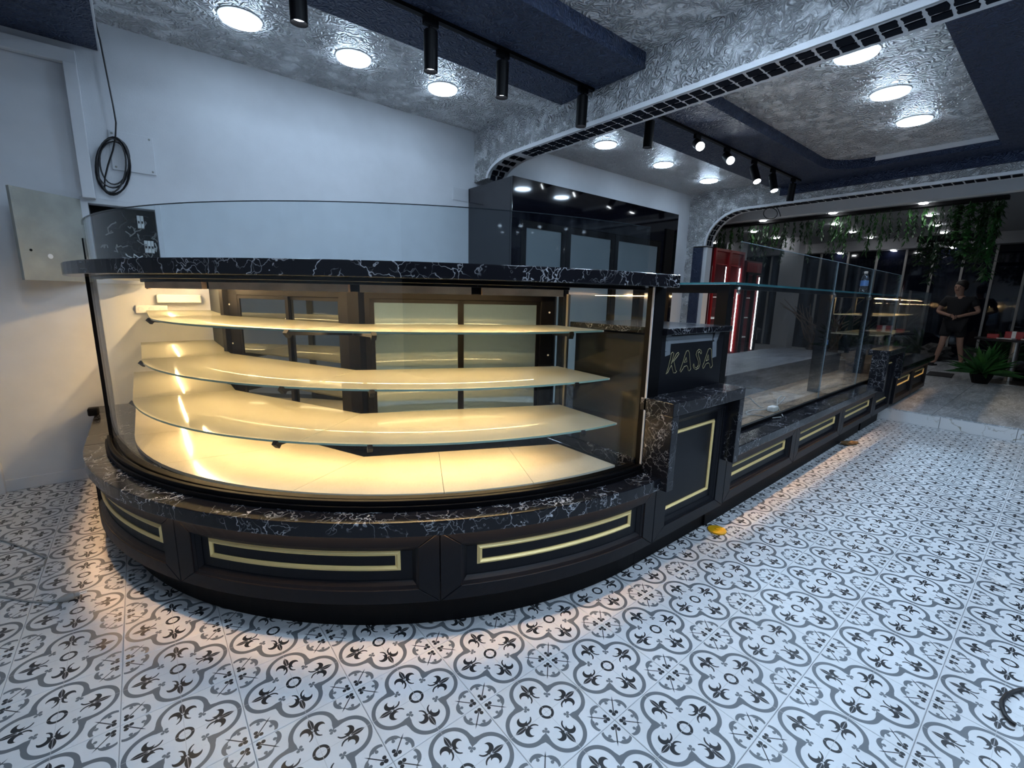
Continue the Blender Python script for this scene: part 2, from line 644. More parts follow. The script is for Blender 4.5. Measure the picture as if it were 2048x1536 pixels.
# ---- floor with tiles
fl = MB().box(-3.6, STEP_X, -3.6, WY, -.10, -.004)
floor = struct('floor', fl, M_['grout'], 'white and grey patterned tile floor with quatrefoil print')


def project(p):
    d = Vector(p) - Vector((0, 0, CAM_H))
    zc = d.dot(fw)
    if zc < .05:
        return None
    return 1024 + F_PX * d.dot(rt) / zc, 768 - F_PX * d.dot(up) / zc


def under_case(x, y):
    if y > 1.36 and x > 1.9:
        return True
    if x > -.12 and y > 3.3:
        return True
    return math.hypot(x - CC[0], y - CC[1]) < 1.9


cells = []
for i in range(-12, 22):
    for j in range(-12, 14):
        cx, cy = TX + i * TPX, TY + j * TPY
        x0, x1, y0, y1 = cx - TPX / 2, cx + TPX / 2, cy - TPY / 2, cy + TPY / 2
        x0, x1, y0, y1 = max(x0, -3.6), min(x1, STEP_X - .002), max(y0, -3.6), min(y1, WY)
        if x1 - x0 < .03 or y1 - y0 < .03:
            continue
        pr = [project((a, b, 0)) for a, b in ((x0, y0), (x1, y0), (x1, y1), (x0, y1))]
        area = 0
        if all(pr) and not under_case(cx, cy):
            if any(-20 < p[0] < 2068 and -20 < p[1] < 1556 for p in pr):
                area = abs(sum(pr[k][0] * pr[(k + 1) % 4][1] - pr[(k + 1) % 4][0] * pr[k][1] for k in range(4))) / 2
        cells.append((area, x0, x1, y0, y1))
cells.sort(reverse=True)
gap = .0011
cache = {}
rest = MB()
for k, (area, x0, x1, y0, y1) in enumerate(cells):
    wx, wy = x1 - x0, y1 - y0
    if k < 290 and area > 60:
        key = (round(wx, 3), round(wy, 3))
        if key not in cache:
            e = .0015
            hx, hy = wx / 2 - gap, wy / 2 - gap
            vs = [(-hx, -hy, -.008), (hx, -hy, -.008), (hx, hy, -.008), (-hx, hy, -.008),
                  (-hx, -hy, -.001), (hx, -hy, -.001), (hx, hy, -.001), (-hx, hy, -.001),
                  (-hx + e, -hy + e, 0), (hx - e, -hy + e, 0), (hx - e, hy - e, 0), (-hx + e, hy - e, 0)]
            fs = [(8, 9, 10, 11)]
            for b0 in (0, 4):
                fs += [(b0 + q, b0 + (q + 1) % 4, b0 + 4 + (q + 1) % 4, b0 + 4 + q) for q in range(4)]
            cache[key] = MB().add(vs, fs).mesh('tile', M_['tile'])
        o = bpy.data.objects.new('tile', cache[key])
        COL.objects.link(o)
        o.location = ((x0 + x1) / 2, (y0 + y1) / 2, random.uniform(-.0004, .0004))
        o.parent = floor
    else:
        rest.box(x0 + gap, x1 - gap, y0 + gap, y1 - gap, -.008, 0)
tag(rest.build('tile_field', M_['tile'], floor), kind='stuff')

# ---- upper floor beyond the step
uf = MB().box(STEP_X + .02, 16.2, -4.2, 8.2, -.10, STEP_Z - .012)
upper = struct('floor_upper', uf, M_['grout'], 'grey streaked marble floor beyond the step')
for i in range(0, 11):
    for j in range(-4, 7):
        x0, y0 = STEP_X - .01 + i * .80, -1.05 + j * .80 + .35
        if i > 9 and j not in (0, 1, 2, 3):
            continue
        MB().box(x0 + .002, x0 + .798, y0 + .002, y0 + .798, STEP_Z - .012, STEP_Z + random.uniform(-.0005, .0005)).build('floor_slab', M_['farfloor'], upper, bevel=.0015, seg=1)
rs = struct('trim_1', MB().box(STEP_X + .012, STEP_X + .03, -4.2, 3.0, 0, STEP_Z - .013), M_['grout'], 'step riser between the two floors')
for j in range(-6, 5):
    y0 = 1.02 + (j - 1) * .62 - .2
    MB().box(STEP_X - .008, STEP_X + .012, y0 + .002, y0 + .618, .001, STEP_Z - .013).build('riser_slab', M_['riser'], rs, bevel=.0015, seg=1)

# ---- back wall with the recess of the fuse box
BX0, BX1, BZ0, BZ1 = -.215, .165, 1.50, 2.025
wl = MB()
wl.box(-3.6, BX0, WY, WY + .2, 0, CZ).box(BX1, XB + .3, WY, WY + .2, 0, CZ)
wl.box(BX0, BX1, WY, WY + .2, 0, BZ0).box(BX0, BX1, WY, WY + .2, BZ1, CZ).box(BX0, BX1, WY + .13, WY + .2, BZ0, BZ1)
struct('wall_back', wl, M_['wall'], 'white painted wall behind the counter')
struct('wall_left', MB().box(-3.8, -3.6, -3.8, WY + .2, 0, CZ), M_['wall'], 'white side wall left of the view')
struct('wall_front', MB().box(-3.8, 16.2, -4.4, -4.2, 0, CZ), M_['darkwin'], 'dark night shop front behind the viewer')
struct('ceiling', MB().box(-3.8, XB + .05, -4.2, WY + .2, CZ, CZ + .12), M_['ceil'], 'grey ceiling of combed plaster')
struct('baseboard_back', MB().box(-3.6, -.34, WY - .016, WY, 0, .085), M_['trimw'], 'white baseboard under the left wall', bevel=.004)
# door surround at the left
dr = struct('door_1', MB().box(-1.15, -.235, WY - .006, WY, .0, 2.90), M_['trimw'], 'white flush door panel at the left edge')
MB().box(-.235, -.165, WY - .075, WY, 2.05, 2.905).build('door_frame', M_['trimw'], dr, bevel=.004)
MB().box(-1.25, -.165, WY - .055, WY, 2.905, 2.99).build('door_frame', M_['trimw'], dr, bevel=.004)
MB().box(-.935, -.865, WY - .05, WY - .006, 0, 2.9).build('door_frame', M_['trimw'], dr, bevel=.004)
# dark soffit at the upper left corner
struct('trim_2', MB().box(-3.6, -.045, 2.6, WY, 3.045, CZ), M_['navy'], 'dark blue dropped soffit above the left door')
struct('trim_3', MB().box(-.045, -.035, 2.6, WY, 3.05, CZ), M_['archtrim'], 'pale edge strip of the dark soffit')

# ---- dark dropped ceiling bands
ZB = 3.12
b1 = MB().prism([(-.035, 3.2), (-.035, 2.32), (XA, 2.32), (XA, 3.2)], ZB, CZ)
b1.prism([(-3.6, .79), (-3.6, -1.5), (XA, -1.5), (XA, .79)], ZB, CZ)
struct('trim_4', b1, M_['navy'], 'dark blue dropped ceiling band over the curved case')
pts = [(XA + .24, 3.2), (7.45, 3.2)] + arc(7.45, 2.98, .22, 90, 0, 6)[1:] + [(XB, -1.5), (XA + .24, -1.5), (XA + .24, .79), (7.28, .79), (7.28, 1.9)]
pts += arc(6.86, 1.90, .42, 0, 90, 8)[1:] + [(XA + .24, 2.32)]
struct('trim_5', MB().prism(pts, ZB, CZ), M_['navy'], 'dark blue dropped ceiling frame around the pale recess')
struct('trim_6', MB().box(7.262, 7.279, .80, 1.88, 3.178, CZ), M_['archtrim'], 'pale strip at the end of the ceiling recess')
struct('trim_7', MB().box(XB - .03, XB, -1.5, 3.1, 3.005, ZB), M_['navy'], 'dark painted edge above the far arch')


# ---- arches
def arch(name, X, th, z_bot, y_curve, y_foot, z_foot, rows, label, mos_w):
    y_end = -4.2
    n = 9
    rad_y, rad_z = y_foot - y_curve, z_bot - z_foot
    curve = []
    for i in range(n + 1):
        a = math.radians(90 * i / n)
        curve.append((y_curve + rad_y * math.sin(a), z_bot - rad_z * (1 - math.cos(a))))
    prof = [(y_end, z_bot)] + curve + [(WY, z_foot), (WY, CZ), (y_end, CZ)]
    N = len(prof)
    mb = MB()
    vs = [(X, p[0], p[1]) for p in prof] + [(X + th, p[0], p[1]) for p in prof]
    mb.add(vs, [tuple(range(N)), tuple(range(N, 2 * N))[::-1]] + [(i, (i + 1) % N, N + (i + 1) % N, N + i) for i in range(N)])
    o = struct(name, mb, M_['arch'], label)
    # smooth bottom border + intrados lining
    path = [(Vector((X, y, z))) for y, z in [(y_end, z_bot)] + curve]
    nrm = [Vector((0, 0, 1))] + [Vector((0, math.sin(math.radians(90 * i / n)) * 0 - 0, 0)) for i in range(n + 1)]
    bd = MB()
    L = [(y_end, z_bot)] + curve
    for i in range(len(L) - 1):
        (ya, za), (yb, zb) = L[i], L[i + 1]

        def off(k, d):
            if k == 0 or k == 1:
                return (L[k][0], L[k][1] + d)
            a = math.radians(90 * (k - 1) / n)
            return (L[k][0] + d * math.sin(a), L[k][1] + d * math.cos(a))
        q = [off(i, -.012), off(i + 1, -.012), off(i + 1, .024), off(i, .024)]
        xs = (X - .010, X + .006)
        vs = [(xs[0], *p) for p in q] + [(xs[1], *p) for p in q]
        bd.add(vs, [(0, 1, 2, 3), (7, 6, 5, 4), (0, 4, 5, 1), (1, 5, 6, 2), (2, 6, 7, 3), (3, 7, 4, 0)])
        q = [off(i, -.012), off(i + 1, -.012), off(i + 1, .002), off(i, .002)]
        vs = [(X, *p) for p in q] + [(X + th, *p) for p in q]
        bd.add(vs, [(0, 1, 2, 3), (7, 6, 5, 4), (0, 4, 5, 1), (1, 5, 6, 2), (2, 6, 7, 3), (3, 7, 4, 0)])
    bd.build('arch_border', M_['archtrim'], o)
    # mosaic stones on the underside
    meshes = []
    for k in range(6):
        pts = []
        W, H = .0405, mos_w / 2
        for (sx, sy), (ex, ey) in zip([(-1, -1), (1, -1), (1, 1), (-1, 1)], [(1, -1), (1, 1), (-1, 1), (-1, -1)]):
            for f in (0, .33, .66):
                px_, py_ = sx + (ex - sx) * f, sy + (ey - sy) * f
                pts.append((px_ * H * random.uniform(.86, 1.06), py_ * W * random.uniform(.84, 1.08)))
        meshes.append(MB().prism(pts, -.007, 0).mesh('mosaic_stone', M_['stone']))
    # walk along the intrados
    seg = []
    pitch = .096
    y = -.2
    while y < y_curve - .03:
        seg.append((Vector((0, y, z_bot - .012)), 0))
        y += pitch
    La = math.pi / 4 * (rad_y + rad_z)
    m = max(4, int(La / pitch))
    for i in range(m):
        a = 90 * (i + .5) / m
        ar = math.radians(a)
        seg.append((Vector((0, y_curve + (rad_y - .0) * math.sin(ar) - .012 * math.sin(ar), z_bot - rad_z * (1 - math.cos(ar)) - .012 * math.cos(ar))), a))
    for q, (p, a) in enumerate(seg):
        for r, xo in enumerate(rows):
            s = bpy.data.objects.new('mosaic_stone', random.choice(meshes))
            COL.objects.link(s)
            s.parent = o
            s.location = (X + xo, p.y, p.z)
            s.rotation_euler = (-math.radians(a), 0, 0)
            s.scale = (random.uniform(.9, 1.05) * (1 if (q + r) % 2 else .86), 1, 1)
    return o


arch('ceiling_arch', XA, .24, 2.865, 3.86, 4.31, 2.70, (.060, .152), 'white combed plaster arch with black mosaic underside nearer the viewer', .083)
arch('ceiling_arch', XB, .24, 2.89, 3.62, 4.22, 2.36, (.055, .135), 'farther white plaster arch with black mosaic underside', .074)
jm = struct('wall_jamb', MB().box(XB, XB + .24, 4.44, WY, 0, 2.36), M_['arch'], 'white plaster jamb under the far arch')
MB().box(XB + .01, XB + .2, 4.27, 4.44, 0, 2.34).build('jamb_lining', M_['navy'], jm)
MB().box(XB + .05, XB + .22, 4.20, 4.27, 0, 2.34).build('jamb_edge', M_['archtrim'], jm)

# ---- far room shell
struct('ceiling_far', MB().box(XB + .24, 16.2, -4.2, 8.2, 3.05, 3.2), M_['farceil'], 'grey ceiling of the far seating area')
struct('trim_8', MB().box(8.6, 8.75, -4.2, 8.2, 2.86, 3.05), M_['archtrim'], 'pale ceiling beam behind the far arch')
struct('wall_far', MB().box(15.4, 15.6, -4.2, 8.2, 0, 3.05), M_['farwall'], 'dark outer wall of the far room')
struct('wall_side', MB().box(XB + .24, 16.2, 8.0, 8.2, 0, 3.05).box(XB + .24, XB + .34, WY, 8.2, 0, 3.05), M_['farwall'], 'dark side wall of the far room')
struct('wall_right', MB().box(16.0, 16.2, -4.2, 8.2, 0, 3.05), M_['farwall'], 'end wall of the far room')
struct('trim_9', MB().box(14.75, 15.4, -4.2, 8.0, 2.80, 3.05), M_['farwall'], 'window header of the far room')
ny = 0
ys = [-1.35, -.75, -.15, .38, .86, 1.35, 1.87, 2.40, 2.93, 3.52, 4.15, 4.8, 5.45, 6.1, 6.8, 7.5]
for a, b in zip(ys[:-1], ys[1:]):
    ny += 1
    wn = struct('window_%d' % ny, MB().box(15.10, 15.12, a + .02, b - .02, .15, 2.80), M_['darkwin'], 'dark night window pane of the far glass front')
    MB().box(15.06, 15.14, b - .022, b + .022, .15, 2.80).build('mullion', M_['mullion'], wn)

exec_done = True

# ================================================================ PANELS (raised frame, moulding, brass frame)


def mitre(mb, mp, s0, s1, z0, z1, w, ws, dO, dI, db, n, gap=0.0, gs=0.0, inset=0.0):
    """four mitred bars; outer-edge depth dO, inner-edge depth dI, back depth db"""
    def piece(A, B, C, D, k):
        vs, fs = [], []
        for i in range(k + 1):
            f = i / k
            o = (A[0] + (B[0] - A[0]) * f, A[1] + (B[1] - A[1]) * f)
            q = (D[0] + (C[0] - D[0]) * f, D[1] + (C[1] - D[1]) * f)
            vs += [mp(o[0], o[1], dO), mp(q[0], q[1], dI), mp(q[0], q[1], db), mp(o[0], o[1], db)]
        for i in range(k):
            a, b = 4 * i, 4 * i + 4
            for j in range(4):
                fs.append((a + j, a + (j + 1) % 4, b + (j + 1) % 4, b + j))
        fs += [(3, 2, 1, 0), (4 * k, 4 * k + 1, 4 * k + 2, 4 * k + 3)]
        mb.add(vs, fs)
    g, h = gs, gap
    piece((s0 + g, z0), (s1 - g, z0), (s1 - ws - g, z0 + w), (s0 + ws + g, z0 + w), n)
    piece((s0 + g, z1), (s1 - g, z1), (s1 - ws - g, z1 - w), (s0 + ws + g, z1 - w), n)
    piece((s0, z0 + h), (s0, z1 - h), (s0 + ws, z1 - w - h), (s0 + ws, z0 + w + h), 2)
    piece((s1, z0 + h), (s1, z1 - h), (s1 - ws, z1 - w - h), (s1 - ws, z0 + w + h), 2)
    return mb


def slab(mb, mp, s0, s1, z0, z1, d0, d1, n):
    vs, fs = [], []
    for i in range(n + 1):
        s = s0 + (s1 - s0) * i / n
        vs += [mp(s, z0, d0), mp(s, z0, d1), mp(s, z1, d1), mp(s, z1, d0)]
    for i in range(n):
        a, b = 4 * i, 4 * i + 4
        for k in range(4):
            fs.append((a + k, a + (k + 1) % 4, b + (k + 1) % 4, b + k))
    fs += [(3, 2, 1, 0), (4 * n, 4 * n + 1, 4 * n + 2, 4 * n + 3)]
    mb.add(vs, fs)
    return mb


def base_panel(parent, mp, s0, s1, z0, z1, k, n, gold, stile=.085, rail=.062, gw=.021):
    """k: s-units per metre; gold = (s0,s1,z0,z1)"""
    e = .0015 * k
    p = slab(MB(), mp, s0 + e, s1 - e, z0 + .003, z1, -.03, .004, n).build('base_panel', M_['panel'], parent)
    fr = MB()
    mitre(fr, mp, s0 + e, s1 - e, z0, z1, rail, stile * k, .034, .034, 0, n, .0012, .0012 * k)
    fr.build('panel_frame', M_['panel'], p, bevel=.002, seg=1)
    mo = MB()
    mitre(mo, mp, s0 + stile * k, s1 - stile * k, z0 + rail, z1 - rail, .012, .012 * k, .028, .022, 0, n)
    mitre(mo, mp, s0 + (stile + .012) * k, s1 - (stile + .012) * k, z0 + rail + .012, z1 - rail - .012, .016, .016 * k, .020, .006, 0, n)
    mo.build('moulding', M_['panel'], p)
    g0, g1, h0, h1 = gold
    gm = MB()
    mitre(gm, mp, g0, g1, h0, h1, gw, gw * k, .008, .008, 0, n)
    mitre(gm, mp, g0 + .003 * k, g1 - .003 * k, h0 + .003, h1 - .003, (gw - .006) * .5, (gw - .006) * .5 * k, .009, .016, .0, n)
    q = .003 + (gw - .006) * .5
    mitre(gm, mp, g0 + q * k, g1 - q * k, h0 + q, h1 - q, (gw - .006) * .5, (gw - .006) * .5 * k, .016, .009, .0, n)
    gm.build('gold_frame', M_['gold'], p)
    return p


def cmap(s, z, d):
    return pol(2.176 + d, s, z)


# ================================================================ CURVED DISPLAY CASE
KC = math.degrees(1) / 2.19        # degrees per metre at the panel face
case = thing('curved_display_case', 'tall curved glass display case with black marble ledge and gold framed base', 'display case', (CC[0] - 1.3, CC[1] - 1.3, 0))
PLZ, LZ0, LZ1 = .175, .488, .55
base_panel(case, cmap, 0, 31, PLZ, LZ0, KC, 14, (3.6, 27.6, .312, .400))
base_panel(case, cmap, 31, 61.3, PLZ, LZ0, KC, 14, (35.1, 57.1, .312, .400))
base_panel(case, cmap, 61.3, 91.2, PLZ, LZ0, KC, 14, (65.4, 87.0, .312, .400))
# straight return to the wall
XL = CC[0] - 2.21
MB().box(XL, XL + .03, CC[1], WY - .02, PLZ, LZ0).build('side_panel', M_['panel'], case)
MB().ring(2.0, 2.11, 0, 92, 0, PLZ + .02).box(CC[0] - 2.11, CC[0] - 2.0, CC[1], WY - .02, 0, PLZ + .02).build('plinth', M_['plinth'], case)
lg = MB().ring(1.99, 2.238, 0, 91.0, LZ0 + .028, LZ1)
lg.box(CC[0] - 2.238, CC[0] - 1.99, CC[1] + .001, WY - .02, LZ0 + .028, LZ1)
lg.ring(2.226, 2.2385, 0, 91.0, LZ0, LZ1 - .001).box(CC[0] - 2.2385, CC[0] - 2.226, CC[1] + .001, WY - .02, LZ0, LZ1 - .001)
lg.build('marble_ledge', M_['marble'], case, bevel=.003)
MB().ring(2.2195, 2.2235, 1, 90, LZ0 + .023, LZ0 + .027).build('led_strip', M_['ledge'], case)
MB().box(CC[0] - 2.2235, CC[0] - 2.2195, CC[1] + .02, WY - .1, LZ0 + .023, LZ0 + .027).build('led_strip', M_['ledge'], case)
rl = MB().ring(2.075, 2.145, 0, 90.5, LZ1, LZ1 + .024)
rl.ring(2.115, 2.135, 0, 90.5, LZ1 + .024, LZ1 + .044).ring(2.06, 2.095, 0, 90.5, LZ1 + .0, LZ1 + .036)
rl.build('base_rail', M_['black'], case, bevel=.003)
MB().ring(2.100, 2.108, .4, 89.2, LZ1 + .03, 1.488).build('front_glass', M_['glass'], case, smooth=True)
# posts
pl = pol(2.104, 0)
MB().box(pl.x - .022, pl.x + .022, pl.y - .01, pl.y + .03, LZ1, 1.488).box(pl.x - .012, pl.x + .004, pl.y - .004, pl.y + .012, 1.546, 1.69).build('corner_post', M_['black'], case, bevel=.003)
MB().box(1.945, 2.035, 1.297, 1.345, LZ1, 1.488).build('corner_post', M_['black'], case, bevel=.004)
MB().box(1.940, 1.945, 1.302, 1.312, LZ1 + .03, 1.487).build('glass_edge_strip', M_['trimw'], case)
MB().box(-.36, -.30, 4.20, 4.27, LZ1, LZ1 + .055).build('rubber_stop', M_['black'], case, bevel=.01)
# inner back line of the case
P0, P1, P2, P3 = Vector((.45, WY - .03, 0)), Vector((.435, 3.42, 0)), Vector((.865, 2.345, 0)), Vector((1.93, 1.89, 0))
# the back line leans away from the viewer with height: deck, three shelves, door frames
def line3(a, b, c, x0=.45):
    return (Vector((x0, WY - .03, 0)), Vector((*a, 0)), Vector((*b, 0)), Vector((*c, 0)))


L_DECK = line3((.43, 3.34), (.85, 2.285), (1.86, 1.83))
L_SH = {.785: line3((.428, 3.375), (.864, 2.344), (1.915, 1.885)), 1.013: line3((.436, 3.49), (.874, 2.405), (1.93, 1.93)), 1.258: line3((.443, 3.55), (.884, 2.45), (1.93, 1.965))}
F0, F1, F2, F3 = line3((.455, 3.60), (.905, 2.49), (1.955, 2.005))
# top slab: outer arc, straight return, inner back line
ZT0, ZT1 = 1.488, 1.546
outer = [tuple(pol(2.205, t)[:2]) for t in [i * 2.5 for i in range(37)]]
tp = [(CC[0] - 2.205, WY - .30)] + outer + [(2.015, CC[1] - 2.205), (2.015, 2.06), (F3.x, F3.y + .055), (F2.x + .03, F2.y + .06), (F1.x + .06, F1.y + .03), (F1.x + .06, WY - .30)]
tp[0] = (CC[0] - 2.205, F1.y + .04)
tp[-1] = (F1.x + .06, F1.y + .04)
MB().prism(tp, ZT0, ZT1).build('top_slab', M_['marble'], case, bevel=.003)
# black rim and lamp boards below the slab
MB().ring(2.055, 2.098, 2, 89.5, 1.474, 1.4875).build('top_rim', M_['black'], case)
for t0, t1 in ((5, 27), (28.5, 50), (51.5, 66), (67.5, 80)):
    MB().ring(1.86, 1.885, t0, t1, 1.434, 1.466).build('lamp_board', M_['osb'], case)
    MB().ring(1.60, 1.90, t0 - .7, t1 + .75, 1.466, 1.4865).build('lamp_tray', M_['black'], case)
    MB().ring(1.852, 1.8595, t0 - .8, t1 + .8, 1.436, 1.466).build('lamp_shield', M_['black'], case)
for t0, t1 in ((4, 31), (32, 59), (60, 82)):
    MB().ring(1.838, 1.848, t0, min(t1, 79), 1.459, 1.465).build('led_strip', M_['led'], case)
MB().box(.20, .21, 3.55, 4.40, 1.474, 1.480).build('led_strip', M_['sideled'], case)
MB().box(.05, .06, 3.50, 4.45, 1.43, 1.488).build('lamp_board', M_['osb'], case)
MB().prism([(-.13, F1.y + .045), (-.13, WY - .05), (.45, WY - .05), (.45, F1.y + .045)], 1.4885, 1.51).build('side_ceiling_board', M_['white'], case)
# guard glass on the slab
MB().ring(2.098, 2.106, .4, 89.4, ZT1, 1.757).build('guard_glass', M_['guard'], case, smooth=True)
MB().ring(2.098, 2.106, .4, 89.4, 1.757, 1.7595).build('guard_edge', M_['gedge'], case)
for t in (.8, 89.0):
    pass


def deckpoly(Ro, quads, zs, th, name, mat, parent, gap=.0015):
    outs = []
    for (i0, o0), (i1, o1) in zip(quads[:-1], quads[1:]):
        pts = []
        if isinstance(o0, tuple):
            pts.append(o0)
            if isinstance(o1, tuple):
                pts.append(o1)
            else:
                pts.append(tuple(pol(Ro, o1)[:2]))
        else:
            n = max(2, int(abs(o1 - o0) / 3))
            pts += [tuple(pol(Ro, o0 + (o1 - o0) * k / n)[:2]) for k in range(n + 1)]
        pts.append(tuple(i1[:2]))
        pts.append(tuple(i0[:2]))
        c = Vector((sum(p[0] for p in pts) / len(pts), sum(p[1] for p in pts) / len(pts)))
        pts = [tuple(Vector(p) - (Vector(p) - c).normalized() * gap) for p in pts]
        outs.append(MB().prism(pts, zs, zs + th).build(name, mat, parent))
    return outs


ip = lambda a, b, f: a.lerp(b, f)
D0, D1, D2, D3 = L_DECK
deckpoly(2.015, [(D0, (-.10, WY - .03)), (D1, 0), (ip(D1, D2, .62), 19), (D2, 43), (ip(D2, D3, .36), 62), (ip(D2, D3, .72), 74), (D3, 88.6)], LZ1 + .002, .018, 'deck_board', M_['cream'], case)
bs = [(-.10, WY - .03), (-.10, CC[1])] + [tuple(pol(2.005, t)[:2]) for t in range(0, 90, 4)] + [(1.93, 1.41), (1.935, F3.y + .03), (F2.x, F2.y + .03), (F1.x, F1.y + .03), (F1.x, WY - .03)]
MB().prism(bs, .02, LZ1 - .001).build('base_body', M_['black'], case)
for zz, Ro in ((.785, 2.0), (1.013, 1.935), (1.258, 1.875)):
    xo = CC[0] - Ro
    P0, P1, P2, P3 = L_SH[zz]
    kids = deckpoly(Ro, [(P0, (xo, WY - .04)), (P1, 0), (P2, 44), (P3, 89)], zz, .009, 'glass_shelf', M_['milk'], case, .002)
    MB().ring(Ro - .262, Ro - .238, 3, 80, zz - .010, zz - .0005).build('added_led_channel', M_['channel'], case)  # added opaque backing that stops the strip shining up through the shelf
    MB().ring(Ro - .255, Ro - .245, 4, 79, zz - .014, zz - .0105).build('led_strip', M_['addedshelfled'], case)  # hidden strip added under each shelf to brighten the level below
    MB().box(.16, .17, 3.55, 4.35, zz - .014, zz - .0105).build('led_strip', M_['addedshelfled'], case)  # same added strip under the wall side of the shelf
    # bright green cut edge along the front
    eg = MB().ring(Ro - .0005, Ro + .0008, .3, 88.6, zz, zz + .009)
    eg.build('shelf_edge', M_['edge'], case)
    for src, dst in ((F1, pol(Ro, 1.5)), (F2, pol(Ro, 41)), (F2, pol(Ro, 53)), (F3, pol(Ro, 82))):
        b = MB()
        s, d = Vector((src.x, src.y, zz - .02)), Vector((dst.x, dst.y, zz - .008))
        di = (d - s).normalized()
        sd = di.cross(Vector((0, 0, 1))) * .006
        s2, d2 = Vector((src.x, src.y, zz - .055)), Vector((dst.x, dst.y, zz - .018)) - di * .015
        s1, d1 = Vector((src.x, src.y, zz - .001)), Vector((dst.x, dst.y, zz - .001)) + di * .006
        vs = [s1 - sd, d1 - sd, d2 - sd, s2 - sd, s1 + sd, d1 + sd, d2 + sd, s2 + sd]
        b.add(vs, [(0, 1, 2, 3), (7, 6, 5, 4), (0, 4, 5, 1), (1, 5, 6, 2), (2, 6, 7, 3), (3, 7, 4, 0)])
        tip = Vector((dst.x, dst.y, zz + .004))
        b.bar(tip - di * .012 - Vector((0, 0, .026)), tip + di * .010 - Vector((0, 0, .004)), .022, .02)
        b.build('shelf_bracket', M_['black'], case)


def back_frame(A, B, panes, mat, z0=.575, z1=1.452, post=.055):
    """sliding-door frame standing on the line A-B"""
    d = (B - A)
    L = d.length
    d = d / L
    n = Vector((-d.y, d.x, 0))
    if n.y < 0:
        n = -n
    fr = MB()

    def bx(s0, s1, za, zb, dep=.05, off=.0):
        p, q = A + d * s0 + n * (dep / 2 + off), A + d * s1 + n * (dep / 2 + off)
        p.z = q.z = (za + zb) / 2
        fr.bar(p, q, dep, zb - za)
    bx(0, L, z1 - .05, z1)
    bx(0, L, z0 - .03, z0 + .05)
    bx(0, post, z0, z1)
    bx(L - post, L, z0, z1)
    m = len(panes)
    o = fr.build('door_frame', M_['black'], case, bevel=.003)
    for k, (f0, f1) in enumerate(panes):
        off = .008 + .014 * (k % 2)
        s0, s1 = post - .006 + f0 * (L - 2 * post + .012), post - .006 + f1 * (L - 2 * post + .012)
        st = MB()
        for sa, sb, za, zb in ((s0, s0 + .028, z0 + .05, z1 - .05), (s1 - .028, s1, z0 + .05, z1 - .05), (s0, s1, z0 + .05, z0 + .07), (s0, s1, z1 - .07, z1 - .05)):
            p, q = A + d * sa + n * off, A + d * sb + n * off
            p.z = q.z = (za + zb) / 2
            st.bar(p, q, .014, zb - za)
        dd = st.build('sliding_door', M_['black'], o)
        p, q = A + d * (s0 + .02) + n * off, A + d * (s1 - .02) + n * off
        p.z = q.z = (z0 + z1) / 2
        MB().bar(p, q, .005, z1 - z0 - .12).build('door_pane', mat, o)
    for s in (.03, L - .03):
        for zz in (.72, 1.08, 1.34):
            p = A + d * s - n * .001
            MB().lathe([(.006, 0), (.006, .003), (.002, .004)], (p.x, p.y, zz), 8, -n).build('screw_cap', M_['white'], o)
    return o


back_frame(F1, F2, [(0, .54), (.50, 1)], M_['dpane'], post=.12)
back_frame(F2, F3, [(0, .52), (.50, 1)], M_['frost2'], post=.085)
MB().box(F1.x, F1.x + .02, F1.y, WY - .03, .56, 1.452).build('end_panel', M_['endpanel'], case)
for c_, r_ in ((F1, .05), (F2, .075), (F3, .03)):
    MB().lathe([(r_, .555), (r_, 1.452)], (c_.x + .012, c_.y + .035, 0), 8).build('frame_post', M_['black'], case)
# right end glass with metal channel
MB().box(1.943, 1.950, 1.345, 1.99, .60, 1.45).build('end_glass', M_['glass'], case)
MB().box(1.935, 1.958, 1.345, 2.0, .552, .605).build('end_channel', M_['marble2'], case)
MB().box(1.938, 1.955, 1.872, 1.888, .58, 1.45).build('end_rod', M_['steel'], case)

# items mounted on the wall inside the case
sk = thing('socket_strip', 'white three-gang socket strip on the warm lit wall inside the case', 'socket', (.07, WY - .02, 1.25))
MB().box(-.03, .17, WY - .04, WY - .002, 1.245, 1.305).build('housing', M_['white'], sk, bevel=.006)
for k in range(3):
    MB().lathe([(.022, 0), (.022, .003), (.016, .004)], (.005 + k * .066, WY - .04, 1.275), 16, (0, -1, 0)).build('outlet', M_['paper'], sk)
dv = MB().box(.105, .395, WY - .06, WY - .002, 1.325, 1.39).build('power_supply', M_['white'], bevel=.008)
tag(dv, 'white oblong power supply box on the wall above the socket strip', 'power supply')

# ================================================================ CASH PEDESTAL (KASA)
kasa = thing('cash_counter', 'charcoal cash counter pedestal lettered KASA with black marble surround', 'counter', (2.32, 1.3, 0))


def smap(s, z, d):
    return Vector((s, 1.244 - d, z))


base_panel(kasa, smap, 1.957, 2.704, PLZ, .885, 1.0, 2, (2.065, 2.545, .312, .752), stile=.10, rail=.065, gw=.019)
MB().box(1.957, 2.684, 1.31, 1.40, 0, PLZ + .02).build('plinth', M_['plinth'], kasa)
ms = MB()
ms.box(1.940, 2.695, 1.145, 1.335, .875, .940)
ms.box(1.940, 1.997, 1.145, 1.298, LZ0, .8755)
ms.box(2.638, 2.695, 1.145, 1.298, LZ0, .8755)
ms.build('marble_surround', M_['marble2'], kasa, bevel=.0025)
sg = MB().box(2.040, 2.700, 1.310, 1.345, .940, 1.255).build('sign_panel', M_['panel'], kasa, bevel=.002)
MB().box(2.045, 2.70, 1.345, 1.90, PLZ, 1.245).build('body', M_['panel'], kasa)
MB().box(2.04, 2.725, 1.275, 1.95, 1.255, 1.288).build('marble_top', M_['marble2'], kasa, bevel=.003)


